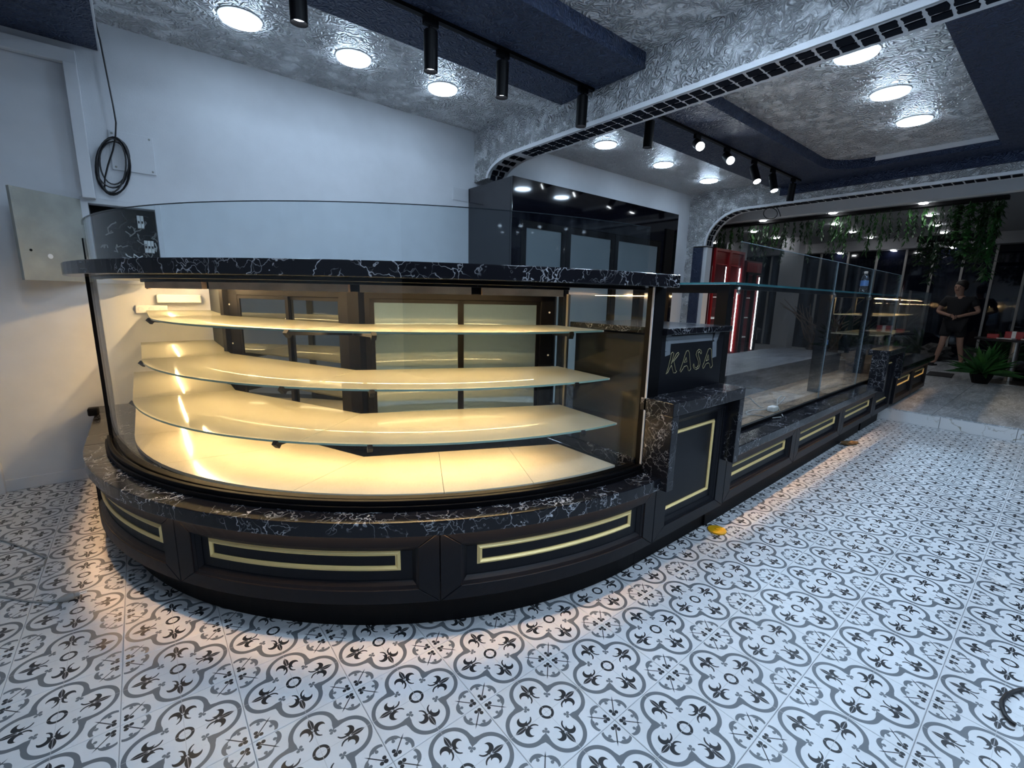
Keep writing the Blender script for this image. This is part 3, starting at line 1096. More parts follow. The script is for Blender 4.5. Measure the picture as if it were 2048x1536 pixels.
def kp(x, y):
    return at(1260 + x / 5.908, 540 + y / 5.908, 1, 1.307)


L_K = [(425, 1230), (452, 1150), (476, 1050), (488, 985), (503, 970), (518, 985), (503, 1050), (486, 1110), (520, 1050), (548, 990), (570, 974), (579, 990), (545, 1040), (517, 1078), (527, 1130), (537, 1182), (551, 1196), (536, 1217), (512, 1216), (500, 1170), (490, 1125), (466, 1165), (445, 1212)]
L_A = [(598, 1207), (590, 1190), (604, 1150), (628, 1080), (650, 1000), (668, 957), (690, 952), (701, 978), (706, 1060), (713, 1140), (719, 1165), (702, 1192), (688, 1188), (682, 1150), (670, 1130), (640, 1142), (622, 1172)]
L_Ai = [(640, 1095), (664, 1032), (672, 1085)]
L_S = [(847, 978), (838, 947), (816, 936), (790, 960), (780, 1000), (794, 1040), (808, 1082), (805, 1130), (786, 1158), (766, 1150), (752, 1108), (745, 1130), (755, 1165), (780, 1177), (810, 1160), (828, 1110), (825, 1060), (808, 1010), (806, 976), (820, 962), (836, 992)]
L_B = [(862, 1165), (855, 1142), (880, 1080), (904, 1000), (926, 936), (946, 925), (961, 937), (963, 1000), (969, 1080), (974, 1130), (956, 1157), (945, 1150), (940, 1112), (924, 1096), (896, 1110), (876, 1150)]
L_Bi = [(900, 1075), (924, 1002), (930, 1058)]
for outline in ((L_K,), (L_A, L_Ai), (L_S,), (L_B, L_Bi)):
    mb = MB()
    for pl_ in outline:
        mb.tube([kp(*p) for p in pl_], .0017, 6, True)
    mb.build('letter', M_['letter'], sg)
# packing tape holding the top
for pth in ([(470, 700), (455, 830), (445, 960), (445, 1010)], [(1060, 680), (1000, 840), (995, 1030)]):
    mb = MB()
    for (a, b) in zip(pth[:-1], pth[1:]):
        y = 1.3085
        p, q = at(1260 + a[0] / 5.908, 540 + a[1] / 5.908, 1, y), at(1260 + b[0] / 5.908, 540 + b[1] / 5.908, 1, y)
        mb.bar(p, q, .0012, .046, (1, 0, .2))
    mb.build('tape_strip', M_['tape'], kasa)
MB().box(2.10, 2.56, 1.3075, 1.3095, 1.205, 1.245).build('tape_strip', M_['tape'], kasa)

# ================================================================ STRAIGHT DISPLAY CASE
RZ = .017
piv = (2.7, 1.21, 0)
st = thing('straight_display_case', 'long straight glass display case with dusty panes and gold framed base', 'display case', piv, RZ)
for s0, s1, g in ((2.706, 3.888, (2.817, 3.730)), (3.888, 5.082, (4.02, 4.943)), (5.082, 6.259, (5.227, 6.146))):
    base_panel(st, smap, s0, s1, PLZ + .012, LZ0, 1.0, 2, (g[0], g[1], .323, .405))
MB().box(2.686, 6.22, 1.30, 1.40, 0, PLZ + .03).build('plinth', M_['plinth'], st)
lg = MB().box(2.699, 6.222, 1.185, 1.42, LZ0 + .028, LZ1)
lg.box(2.699, 6.222, 1.1845, 1.197, LZ0, LZ1 - .001)
lg.build('marble_ledge', M_['marble2'], st, bevel=.003)
MB().box(2.72, 6.20, 1.1995, 1.2035, LZ0 + .023, LZ0 + .027).build('led_strip', M_['ledge'], st)
MB().box(2.83, 7.215, 1.325, 1.352, LZ1, LZ1 + .026).build('base_rail', M_['black'], st, bevel=.003)
MB().box(2.83, 7.215, 1.352, 1.372, LZ1, LZ1 + .012).build('brass_rail', M_['gold'], st)
MB().box(2.71, 7.215, 1.372, 1.83, PLZ, LZ1 + .004).build('deck_slab', M_['deckstone'], st)
MB().box(2.71, 7.215, 1.82, 2.60, .02, .79).build('rear_counter', M_['backstone'], st, bevel=.004)
for a, b, z0 in ((2.857, 4.748, LZ1 + .02), (4.751, 5.935, LZ1 + .02), (5.938, 7.215, LZ1 + .02)):
    MB().box(a, b, 1.334, 1.342, z0, 1.782).build('front_pane', M_['gdirty'], st)
    MB().box(b, b + .002, 1.334, 1.342, z0, 1.782).build('pane_edge', M_['edge2'], st)
    MB().box(a, b, 1.334, 1.342, 1.782, 1.785).build('pane_top_edge', M_['edge2'], st)
MB().box(2.857, 7.215, 1.343, 1.86, 1.533, 1.545).build('glass_top', M_['gdirty'], st)
MB().box(2.857, 7.215, 1.3425, 1.3445, 1.532, 1.546).box(2.855, 2.857, 1.343, 1.86, 1.532, 1.546).build('top_edge', M_['teal'], st)
fm = MB().box(2.80, 2.875, 1.355, 1.43, LZ1, 1.532)
fm.box(2.80, 2.86, 1.43, 2.05, 1.478, 1.532).box(2.80, 2.86, 1.99, 2.05, .79, 1.478)
fm.build('corner_frame', M_['black'], st, bevel=.003)
MB().box(2.875, 7.215, 1.36, 1.40, 1.505, 1.532).build('top_rail', M_['black'], st)
MB().box(2.95, 7.1, 1.402, 1.408, 1.515, 1.521).build('led_strip', M_['led2'], st)
for x, y in ((5.17, 1.47), (7.10, 1.55)):
    MB().box(x, x + .09, y, y + .09, LZ1 + .003, 1.532).build('inner_post', M_['black'], st, bevel=.003)
for x in (2.875, 4.745, 5.935):
    MB().lathe([(.020, 0), (.024, .006), (.012, .012)], (x, 1.333, 1.495), 14, (0, -1, 0)).build('glass_clip', M_['steel'], st)

# marble end pedestal of the straight case
ep = thing('end_pedestal', 'small marble topped end pedestal with gold frame at the far end of the long case', 'counter', piv, RZ)
base_panel(ep, smap, 6.262, 7.056, PLZ + .012, .885, 1.0, 2, (6.43, 6.95, .312, .760), stile=.10, rail=.065, gw=.019)
MB().box(6.28, 7.05, 1.30, 1.40, 0, PLZ + .03).build('plinth', M_['plinth'], ep)
ms = MB().box(6.225, 7.07, 1.145, 1.33, .880, .940).box(6.225, 6.282, 1.145, 1.29, LZ0, .8805).box(7.013, 7.07, 1.145, 1.29, .56, .8805)
ms.build('marble_surround', M_['marble2'], ep, bevel=.0025)

# ================================================================ FAR LOW CASE ON THE UPPER FLOOR
fc = thing('far_display_case', 'smaller gold framed display case with warm shelves on the raised floor', 'display case', piv, RZ)
for s0, s1 in ((7.245, 8.30), (8.30, 9.35)):
    base_panel(fc, smap, s0, s1, .20, .60, 1.0, 2, (s0 + .12, s1 - .12, .40, .50))
MB().box(7.26, 9.33, 1.30, 1.40, STEP_Z, .22).build('plinth', M_['plinth'], fc)
MB().box(7.245, 9.50, 1.165, 1.42, .628, .680).box(7.245, 9.50, 1.165, 1.178, .60, .679).build('marble_ledge', M_['marble2'], fc, bevel=.003)
MB().box(7.30, 9.40, 1.181, 1.186, .622, .627).build('led_strip', M_['farledge'], fc)
MB().box(7.245, 9.45, 1.42, 2.1, .20, .680).build('deck', M_['deckstone'], fc)
MB().box(7.45, 9.45, 1.335, 1.343, .68, 1.62).build('front_pane', M_['gdirty'], fc)
MB().box(9.442, 9.45, 1.343, 2.1, .68, 1.62).build('end_pane', M_['gdirty'], fc)
for z in (1.02, 1.28):
    MB().box(7.5, 9.4, 1.50, 2.05, z, z + .012).build('glass_shelf', M_['milk'], fc)
MB().box(7.5, 9.4, 1.45, 2.1, 1.52, 1.54).build('top_board', M_['black'], fc)
MB().box(7.6, 9.3, 1.70, 1.71, 1.508, 1.514).build('led_strip', M_['led'], fc)
for x in (7.47, 8.5, 9.38):
    MB().box(x, x + .05, 2.05, 2.10, .68, 1.54).build('rear_post', M_['black'], fc)

# ================================================================ TALL BLACK CABINET
cb = thing('tall_cabinet', 'tall gloss black cabinet with pale glass doors against the white wall', 'cabinet', (4.54, 4.2, 0))
cx0, cx1, cy0, cz1 = 3.03, 6.06, 3.77, 2.62
MB().box(cx0, cx1, cy0 + .03, WY - .004, 0, cz1).build('carcass', M_['gloss'], cb, bevel=.003)
MB().box(cx0, cx1, cy0, cy0 + .03, 2.22, cz1).build('top_fascia', M_['gloss'], cb, bevel=.002)
MB().box(cx0, cx0 + .12, cy0, cy0 + .03, 0, 2.22).build('side_stile', M_['gloss'], cb, bevel=.002)
MB().box(5.68, cx1, cy0, cy0 + .03, 0, 2.22).build('side_stile', M_['gloss'], cb, bevel=.002)
MB().box(5.76, 5.95, cy0 - .02, cy0, 0, 2.40).build('pilaster', M_['black'], cb, bevel=.004)
for a, b in ((3.15, 3.82), (3.82, 4.68), (4.68, 5.68)):
    dr_ = mitre(MB(), lambda s, z, d: Vector((s, cy0 + .012 - d, z)), a + .004, b - .004, .12, 2.215, .07, .07, .02, .02, 0, 2).build('door', M_['black'], cb)
    MB().box(a + .06, b - .06, cy0 + .004, cy0 + .012, .18, 2.15).build('door_glass', M_['frost'], dr_)
    MB().bar((b - .04, cy0 - .03, 1.15), (b - .04, cy0 - .03, 1.65), .018, .018, (1, 0, 0)).build('handle', M_['black'], dr_)

# ================================================================ WALL ITEMS
fb = thing('fuse_box', 'open recessed electrical panel with breakers and its steel door swung left', 'fuse box', (-.02, WY, 1.5))
f = MB()
for a in ((BX0 - .04, BX0 + .002, BZ0 - .04, BZ1 + .035), (BX1 - .002, BX1 + .035, BZ0 - .04, BZ1 + .035), (BX0, BX1, BZ1 - .002, BZ1 + .035), (BX0, BX1, BZ0 - .04, BZ0 + .002)):
    f.box(a[0], a[1], WY - .012, WY + .02, a[2], a[3])
f.build('box_frame', M_['trimw'], fb, bevel=.003)
MB().box(BX0 + .003, BX1 - .003, WY + .10, WY + .128, BZ0 + .003, BZ1 - .003).build('back_plate', M_['paneldark'], fb)
dl = Vector((-.255, WY - .018, 0))
dd = (Vector((-.555, 4.27, 0)) - dl)
dn = dd.normalized()
dm = MB()
p, q = dl.copy(), dl + dd
p.z = q.z = 1.755
dm.bar(p, q, .012, .57)
nn = Vector((dn.y, -dn.x, 0))
dm.bar(q + Vector((0, 0, -.285)), q + Vector((0, 0, .285)), .022, .014, dn)
do = dm.build('box_door', M_['greymetal'], fb, bevel=.002)
side = -nn if (-nn).y < 0 else nn
for f_, zz, r in ((.86, 1.66, .008), (.6, 1.63, .016)):
    c = dl + dd * f_ + side * .006
    MB().lathe([(r, 0), (r, .002)], (c.x, c.y, zz), 14, side).build('door_knob', M_['paper'] if r > .01 else M_['black'], do)
for (x, z, wn_) in ((.05, 1.93, 2), (.075, 1.75, 3)):
    for k in range(wn_):
        br = MB().box(x + k * .02, x + k * .02 + .0185, WY + .035, WY + .10, z - .045, z + .045).build('breaker', M_['white'], fb, bevel=.002)
        MB().box(x + k * .02 + .005, x + k * .02 + .0135, WY + .022, WY + .035, z - .012, z + .004).build('switch', M_['black'], br)
for k in range(22):
    x0 = random.uniform(-.17, .13)
    pts = []
    c = Vector((x0, WY + .07, random.uniform(1.56, 1.92)))
    for i in range(9):
        pts.append(c.copy())
        c += Vector((random.uniform(-.02, .035), random.uniform(-.02, .012), random.uniform(-.025, .035)))
        c.x = min(max(c.x, BX0 + .01), BX1 - .01)
        c.y = min(max(c.y, WY + .02), WY + .095)
    MB().tube(pts, .0042, 5).build('wire', random.choice([M_['cable'], M_['cable'], M_['greycable'], M_['white']]), fb)
cp = thing('cover_plate', 'square white cover plate with four screws behind the cable coil', 'cover plate', (.06, WY, 2.30))
cq = [at(x, y, 1, WY) for x, y in ((215, 258), (303, 277), (312, 345), (224, 332))]
xa, xb, za, zb = -.05, .20, 2.275, 2.54
MB().box(xa, xb, WY - .014, WY, za, zb).build('plate', M_['wall'], cp, bevel=.002)
for x, z in ((xa + .02, za + .02), (xb - .02, za + .02), (xa + .02, zb - .02), (xb - .02, zb - .02)):
    MB().lathe([(.007, 0), (.007, .003), (.003, .004)], (x, WY - .014, z), 10, (0, -1, 0)).build('screw', M_['greymetal'], cp)
sp_ = thing('blank_plate', 'small square blank plate on the white wall beside the black cabinet', 'cover plate', (2.92, WY, 2.48))
MB().box(2.82, 3.02, WY - .008, WY, 2.475, 2.615).build('plate', M_['wall'], sp_, bevel=.003)
MB().box(2.83, 3.01, WY - .010, WY - .008, 2.485, 2.605).build('cover', M_['trimw'], sp_, bevel=.001)
# hanging cable coil
cy = WY - .05
hc = thing('hanging_cable', 'coil of black cable hanging from the ceiling on the left wall', 'cable', at(226, 385, 1, cy))
run = [(150, -25), (172, 2), (188, 35), (200, 80), (208, 120), (218, 170), (226, 210), (232, 245), (231, 272), (226, 300), (216, 330), (210, 355), (209, 375), (214, 383)]
pth = [at(x, y, 1, cy) for x, y in run]
for p in pth:
    p.z = min(p.z, CZ - .002)
MB().tube(pth, .0052, 7).build('drop', M_['cable'], hc)
for cx_, cy_, rx, ry, dy in ((226, 332, 35, 57, 0), (227, 334, 31, 57, .008), (225, 326, 33, 50, -.008), (229, 322, 30, 46, .012), (223, 330, 29, 54, -.012), (226, 336, 34, 52, .004)):
    loop = []
    for i in range(28):
        a = 2 * PI * i / 28
        wob = 1 + .02 * math.sin(3 * a + cx_)
        loop.append(at(cx_ + rx * wob * math.cos(a), cy_ + ry * wob * math.sin(a), 1, cy + dy))
    MB().tube(loop, .0050, 7, True).build('loop', M_['cable'], hc)

# ================================================================ CEILING LIGHTS


def downlight(x, y, z, r, label, group=None, mat='down'):
    t = thing('downlight', label, 'ceiling light', (x, y, z), 0, group)
    MB().lathe([(r * 1.07, 0), (r * 1.07, -.006), (r * 1.0, -.010)], (x, y, z), 28).build('rim', M_['white'], t)
    MB().lathe([(r * .99, -.0105), (r * .97, -.020), (r * .80, -.026), (r * .4, -.028), (0, -.0285)], (x, y, z), 28).build('diffuser', M_[mat], t, smooth=True)
    return t


for x, lb in ((.723, 'nearest the hanging cable'), (1.489, 'second from the hanging cable'), (2.282, 'beside the near arch')):
    downlight(x, 3.855, CZ, .125, 'round white downlight over the left wall, ' + lb)
for x, lb in ((4.493, 'just past the near arch'), (5.69, 'middle of its row of three'), (6.91, 'nearest the far arch')):
    downlight(x, 3.84, CZ, .125, 'round downlight in the strip over the cabinet, ' + lb)
for x, lb in ((4.263, 'largest of its row'), (5.22, 'middle of its row'), (6.143, 'farthest of its row')):
    downlight(x, 1.32, CZ, .135, 'round white downlight in the pale ceiling recess, ' + lb)
for x in (0.0, 1.1, 2.2):  # out-of-view fill lights, added for more light on the floor
    for y in (1.5, -2.2):
        downlight(x, y, CZ, .125, 'added round white downlight overhead outside the picture', 'added downlights above the viewer', 'addeddown')
for x in (0.0, 1.3, 2.5, 4.3, 5.7):
    downlight(x, -.35, ZB, .125, 'added round white downlight overhead outside the picture', 'added downlights above the viewer', 'addeddown')
for x in (4.3, 5.7):
    downlight(x, -2.4, CZ, .125, 'added round white downlight overhead outside the picture', 'added downlights above the viewer', 'addeddown')

TYK = 2.80
for k, (x0, x1, y, lb) in enumerate(((-.03, XA - .03, TYK, 'black lighting track on the dark band over the curved case'), (XA + .26, 7.36, 2.74, 'black lighting track on the dark ceiling frame past the near arch'))):
    t = thing('lighting_track', lb, 'track', ((x0 + x1) / 2, y, ZB))
    MB().box(x0, x1, y - .018, y + .018, ZB - .022, ZB).build('rail', M_['black'], t)
    MB().box(x0 + .01, x1 - .01, y - .004, y + .004, ZB - .0225, ZB - .012).build('slot', M_['plinth'], t)


def spotlight(x, y, aim, label, bright, power):
    t = thing('track_spotlight', label, 'spotlight', (x, y, ZB - .022))
    MB().box(x - .05, x + .05, y - .016, y + .016, ZB - .062, ZB - .022).build('adapter', M_['black'], t, bevel=.003)
    a = Vector(aim).normalized()
    c = Vector((x, y, ZB - .105))
    MB().bar(Vector((x, y, ZB - .06)), c, .018, .018, (1, 0, 0)).build('stem', M_['black'], t)
    L = .205
    body = MB().lathe([(.040, -.02), (.044, -.015), (.044, L), (.041, L), (.036, L - .03), (.034, L - .031)], c, 24, a).build('body', M_['black'], t, smooth=True)
    MB().lathe([(.037, L - .030), (.037, L - .026)] if not bright else [(.040, L - .006), (.038, L - .001)], c, 24, a).build('lens', M_['spot'] if bright else M_['spotdim'], t)
    ld = bpy.data.lights.new('spot_lamp', 'SPOT')
    ld.energy = power
    ld.color = COOL
    ld.spot_size = math.radians(62)
    ld.spot_blend = .6
    ld.shadow_soft_size = .03
    lo = bpy.data.objects.new('spot_lamp', ld)
    COL.objects.link(lo)
    lo.location = c + a * (L + .01)
    lo.rotation_euler = a.to_track_quat('-Z', 'Y').to_euler()
    hang(lo, t)
    return t


for x, lb in ((.80, 'cut by the top edge of the picture'), (1.575, 'second from the left'), (2.14, 'third from the left'), (2.96, 'in front of the near arch')):
    spotlight(x, TYK, (0, .03, -1), 'black spotlight pointing down on the near track, ' + lb, False, SPOT_W)
spotlight(3.80, 2.74, (0, .05, -1), 'unlit looking black spotlight just behind the near arch', False, SPOT_W)
for x, aim, lb in ((4.62, (-.70, -.62, -.42), 'brightest, first of the lit ones'), (5.25, (-.66, -.60, -.46), 'second of the lit ones'), (5.93, (-.28, -.42, -.86), 'third of the lit ones'), (6.47, (-.20, -.30, -.92), 'fourth of the lit ones')):
    spotlight(x, 2.74, aim, 'glaring spotlight tilted to the viewer on the far track, ' + lb, True, SPOT_W)
spotlight(7.13, 2.74, (.14, .10, -1), 'black spotlight at the far end of the far track, turned away', False, 10)

# ================================================================ THINGS ON THE FLOOR AND IN THE CASES
fp = [at(x, y, 2, .006) for x, y in ((-30, 1072), (20, 1085), (60, 1100), (93, 1116), (88, 1130), (60, 1146), (20, 1160), (-20, 1170), (-40, 1180), (-20, 1190), (20, 1196), (60, 1203), (100, 1205), (118, 1201))]
fcab = thing('floor_cable', 'thin grey cable with a plug lying on the tiles at the left edge', 'cable', at(60, 1150, 2, 0))
MB().tube(fp, .0045, 7).build('cord', M_['greycable'], fcab)
a, b = at(114, 1202, 2, .018), at(140, 1193, 2, .018)
dv_ = (b - a).normalized()
MB().lathe([(.006, 0), (.012, .01), (.018, .03), (.018, .055), (.014, .06), (.014, .075)], a, 14, dv_).build('plug', M_['greycable'], fcab, smooth=True)
for o_ in (-.008, .008):
    sdd = dv_.cross(Vector((0, 0, 1))) * o_
    MB().tube([a + dv_ * .072 + sdd, a + dv_ * .10 + sdd], .0025, 6).build('prong', M_['steel'], fcab)
hp = [at(x, y, 2, .010) for x, y in ((2046, 1379), (2028, 1383), (2013, 1390), (2004, 1402), (2004, 1415), (2010, 1430), (2022, 1444), (2032, 1450))]
tag(MB().tube(hp, .0075, 8).build('hose_piece', M_['cable'], smooth=True), 'short curved black hose piece lying on the tiles at the right edge', 'hose')
ld_ = thing('round_cover', 'round yellow plastic cover on the floor beside the cash counter plinth', 'cover', (2.69, 1.232, 0))
MB().lathe([(.052, 0), (.055, .004), (.055, .012), (.05, .015), (.0, .0155)], (2.69, 1.215, 0), 26).build('cap', M_['yellow'], ld_, smooth=True)
MB().lathe([(.014, .015), (.014, .021), (.0, .022)], (2.69, 1.215, 0), 14).build('button', M_['yellow'], ld_)


def crumple(name, c, size, mat, label, cat, seed, sub=3):
    random.seed(seed)
    bm = bmesh.new()
    bmesh.ops.create_icosphere(bm, subdivisions=sub, radius=1)
    for v in bm.verts:
        k = random.uniform(.62, 1.05)
        v.co = Vector((v.co.x * size[0] * k, v.co.y * size[1] * k, (v.co.z * k + .9) * size[2]))
        v.co.z = max(v.co.z, 0)
    me = bpy.data.meshes.new(name)
    bm.to_mesh(me)
    bm.free()
    me.materials.append(mat)
    o = bpy.data.objects.new(name, me)
    COL.objects.link(o)
    o.location = c
    tag(o, label, cat)
    return o


crumple('floor_rag', (5.55, 1.27, .001), (.12, .045, .022), M_['brown'], 'crumpled brown rag by the plinth of the long case', 'rag', 3).rotation_euler = (0, 0, -.5)
crumple('plastic_scrap', (3.38, .03, .001), (.06, .04, .012), M_['paper'], 'crumpled clear white scrap on the tiles at the right', 'scrap', 4)
# cable in the straight case
zz = LZ1 + .010
dc = thing('deck_cable', 'thin grey cable with white adapter on the deck of the long case', 'cable', (4.0, 1.55, LZ1))
cpts = [(1482, 792), (1500, 795), (1510, 806), (1522, 815), (1540, 817), (1552, 812), (1566, 800), (1570, 794), (1563, 791), (1555, 798), (1554, 810), (1560, 822), (1566, 833)]
MB().tube([at(x, y, 2, zz) for x, y in cpts], .004, 7).build('cord', M_['greycable'], dc)
cpts = [(1548, 820), (1530, 819), (1505, 820), (1492, 824), (1495, 829), (1520, 831), (1545, 836), (1562, 834)]
MB().tube([at(x, y, 2, zz) for x, y in cpts], .004, 7).build('cord', M_['greycable'], dc)
c = at(1546, 823, 2, LZ1)
MB().box(c.x - .05, c.x + .04, c.y - .025, c.y + .03, LZ1 + .0045, LZ1 + .045).build('adapter', M_['white'], dc, bevel=.006)


def bottle(x, y, z, s, label):
    t = thing('water_bottle', label, 'bottle', (x, y, z))
    MB().lathe([(r * s, h * s) for r, h in ((.026, 0), (.031, .006), (.031, .05), (.029, .055), (.031, .06), (.031, .135), (.027, .15), (.013, .185), (.0125, .195))], (x, y, z), 18).build('bottle_body', M_['pet'], t, smooth=True)
    MB().lathe([(.0313 * s, .075 * s), (.0316 * s, .077 * s), (.0316 * s, .122 * s), (.0313 * s, .124 * s)], (x, y, z), 18).build('paper_label', M_['blue'], t)
    MB().lathe([(.0145 * s, .188 * s), (.0145 * s, .206 * s), (.012 * s, .208 * s)], (x, y, z), 14).build('cap', M_['white'], t)


bottle(6.60, 1.62, 1.546, 1.25, 'clear water bottle standing on the glass top of the long case')
bottle(7.0, 2.05, .791, 1.35, 'clear water bottle standing on the rear marble counter')

# ================================================================ RED DRINK COOLERS
for k, (x0, x1, y0, zt, lb) in enumerate(((8.04, 9.17, 4.20, 2.36, 'red double door drinks cooler behind the far arch jamb'), (9.26, 9.95, 4.15, 2.22, 'drinks cooler with lit edge strips right of the red one'))):
    t = thing('drinks_cooler', lb, 'cooler', ((x0 + x1) / 2, 4.5, STEP_Z))
    y1 = 4.85
    mb = MB().box(x0, x0 + .03, y0 + .05, y1, STEP_Z, zt).box(x1 - .03, x1, y0 + .05, y1, STEP_Z, zt).box(x0 + .03, x1 - .03, y1 - .03, y1, STEP_Z, zt).box(x0 + .03, x1 - .03, y0 + .05, y1 - .03, zt - .03, zt).box(x0 + .03, x1 - .03, y0 + .05, y1 - .03, STEP_Z, STEP_Z + .25)
    mb.build('housing', M_['darkred'], t)
    MB().box(x0 + .031, x1 - .031, y1 - .036, y1 - .031, STEP_Z + .25, zt - .03).build('interior', M_['coolin'], t)
    MB().box(x0 + .03, x1 - .03, y0 + .04, y0 + .12, zt - .26, zt - .03).build('canopy', M_['red'], t)
    xm = (x0 + x1) / 2
    for a, b in ((x0, xm), (xm, x1)):
        d_ = mitre(MB(), lambda s, z, d: Vector((s, y0 + .045 - d, z)), a + .003, b - .003, STEP_Z + .1, zt - (.0 if k == 0 else .22), .045, .045, .04, .04, 0, 2).build('cooler_door', M_['red'] if k == 0 else M_['black'], t)
        MB().box(a + .045, b - .045, y0 + .02, y0 + .026, STEP_Z + .14, zt - .06).build('door_glass', M_['glass'], d_)
    for x in ((x0 + .05, xm - .04, x1 - .06) if k == 0 else (x0 + .04, x1 - .06)):
        MB().box(x, x + .014, y0 + .05, y0 + .06, STEP_Z + .3, zt - .30).build('led_strip', M_['coolled'], t)
    for z in (.7, 1.1, 1.5):
        MB().box(x0 + .035, x1 - .035, y0 + .12, y1 - .04, z, z + .012).build('shelf', M_['white'], t)

# ================================================================ FAR ROOM
for x, rows_ in ((9.9, (1.83, 3.07, 4.27)), (11.3, (1.95, 3.43, 5.05)), (12.75, (2.09, 3.5, 5.12, 6.76)), (14.12, (2.16, 3.49, 5.18))):
    for y in rows_:
        downlight(x, y, 3.05, .062, 'small round downlight in the dark ceiling of the far room', 'small downlights of the far room', 'fardown')
for y in (2.1, 3.2, 4.35):
    downlight(15.02, y, 2.80, .05, 'tiny downlight under the far window header', 'downlights under the window header', 'fardown')
for i, y in enumerate((4.85, 6.3)):
    t = struct('wall_pillar', MB().box(13.0, 13.4, y - .2, y + .2, STEP_Z, 3.05), M_['farceil'], 'grey pillar of the far room')

# hanging vines
random.seed(11)


def vine_mesh(name, L, mat, leaves, spread):
    mb = MB()
    pts = []
    for i in range(8):
        f = i / 7
        pts.append(Vector((math.sin(f * 5 + L) * .03, math.cos(f * 4 + L) * .03, -L * f)))
    mb.tube(pts, .005, 4)
    for k in range(leaves):
        f = random.random()
        p = Vector((0, 0, -L * f)) + Vector((random.uniform(-.03, .03), random.uniform(-.03, .03), 0))
        a = random.uniform(0, 2 * PI)
        out = Vector((math.cos(a), math.sin(a), random.uniform(-1.6, -.5))).normalized()
        ln = random.uniform(.06, .12) * spread
        sd = out.cross(Vector((0, 0, 1))).normalized() * ln * .16
        mb.add([p, p + out * ln * .5 + sd, p + out * ln, p + out * ln * .5 - sd], [(0, 1, 2, 3)])
    return mb.mesh(name, mat)


vm = [vine_mesh('vine', L, m, n, s) for L, m, n, s in ((.32, M_['leaf2'], 42, 1), (.45, M_['leaf2'], 55, 1), (.55, M_['leaf'], 62, 1.1), (.40, M_['leaf'], 50, 1.1), (.65, M_['leaf2'], 70, 1))]
struct('trim_10', MB().box(10.02, 10.20, .9, 6.6, 3.0, 3.05), M_['plinth'], 'dark planting rail under the far ceiling')
y = .95
while y < 6.5:
    o = bpy.data.objects.new('hanging_vine', random.choice(vm))
    COL.objects.link(o)
    o.location = (10.1 + random.uniform(-.1, .1), y, 3.01)
    o.rotation_euler = (0, 0, random.uniform(0, 6))
    s = random.uniform(.8, 1.25)
    o.scale = (.75, .75, s * 1.1)
    tag(o, 'green artificial vine hanging from the far ceiling rail', 'vine', 'vines on the ceiling rail')
    y += random.uniform(.07, .13)
lm = [vine_mesh('vine', L, M_['leaf'], 190, 1.2) for L in (1.15, 1.0)]
for k, (dx, dy) in enumerate(((0, .99), (.05, 1.13), (-.06, 1.27), (.06, 1.42))):
    o = bpy.data.objects.new('hanging_vine', lm[k % 2])
    COL.objects.link(o)
    o.location = (10.1 + dx, dy, 3.01)
    o.rotation_euler = (0, 0, k)
    o.scale = (1.3, 1.1, 1 - .16 * k)
    tag(o, 'long bright green vine at the right end of the ceiling rail', 'vine', 'long vines at the rail end')
pb = thing('hanging_planter', 'dark hanging planter with drooping leaves under the far ceiling', 'planter', (11.2, 1.45, 2.6))
MB().box(11.1, 11.35, 1.05, 2.05, 2.56, 2.66).build('trough', M_['plinth'], pb, bevel=.01)
MB().bar((11.22, 1.2, 2.66), (11.22, 1.2, 3.05), .01, .01, (1, 0, 0)).bar((11.22, 1.9, 2.66), (11.22, 1.9, 3.05), .01, .01, (1, 0, 0)).build('hanger', M_['black'], pb)
for k in range(12):
    o = bpy.data.objects.new('trailing_stem', random.choice(vm[:2] + vm[4:]))
    COL.objects.link(o)
    o.location = (11.2 + random.uniform(-.1, .1), 1.1 + k * .08, 2.58)
    o.scale = (1.6, 1.6, random.uniform(.7, 1.2))
    hang(o, pb)


def bush(c, n, ln, mat, label, hgt=.35):
    t = thing('potted_plant', label, 'plant', c)
    MB().lathe([(.10, 0), (.14, .12), (.15, .16), (.13, .17)], c, 14).build('pot', M_['plinth'], t)
    mb = MB()
    for k in range(n):
        a = random.uniform(0, 2 * PI)
        el = random.uniform(.2, 1.35)
        d = Vector((math.cos(a) * math.cos(el), math.sin(a) * math.cos(el), math.sin(el)))
        p = Vector(c) + Vector((0, 0, .16))
        l = ln * random.uniform(.6, 1.1)
        s = d.cross(Vector((0, 0, 1))).normalized() * l * .09
        m1 = p + d * l * .5 + s
        m2 = p + d * l * .5 - s
        tip = p + d * l - Vector((0, 0, l * .22 * (1.4 - el)))
        mb.add([p, m1, tip, m2], [(0, 1, 2), (0, 2, 3)])
    mb.build('foliage', mat, t)
    return t


bush((11.0, .86, STEP_Z), 90, .55, M_['leaf'], 'bright green fern beside the bar table base')
bush((13.9, -.5, STEP_Z), 90, 1.0, M_['leaf2'], 'dark palm behind the bar table')
bush((14.4, .9, STEP_Z), 80, .75, M_['leaf2'], 'dark bushy plant behind the walking person')
for k, (x, y, s, lb) in enumerate(((12.2, .3, (.55, .6, .16), 'low black covered mound under the bar table'), (13.7, 2.55, (.5, .42, .30), 'grey boulder left of the walking person'), (14.2, 3.3, (.5, .35, .36), 'grey boulder at the foot of the windows, behind the long case'), (13.6, 4.1, (.45, .4, .40), 'dark boulder seen through the long case'), (12.4, 5.6, (.5, .5, .5), 'dark boulder by the grey pillar'), (14.6, 2.0, (.3, .4, .22), 'dark boulder behind the walking person'))):
    crumple('boulder', (x, y, STEP_Z), s, M_['rock'] if k else M_['plinth'], lb, 'rock', 20 + k, 3)
random.seed(5)
bt = thing('driftwood_bundle', 'bundle of dry branches decorating the far room', 'driftwood', (12.2, 3.6, STEP_Z))
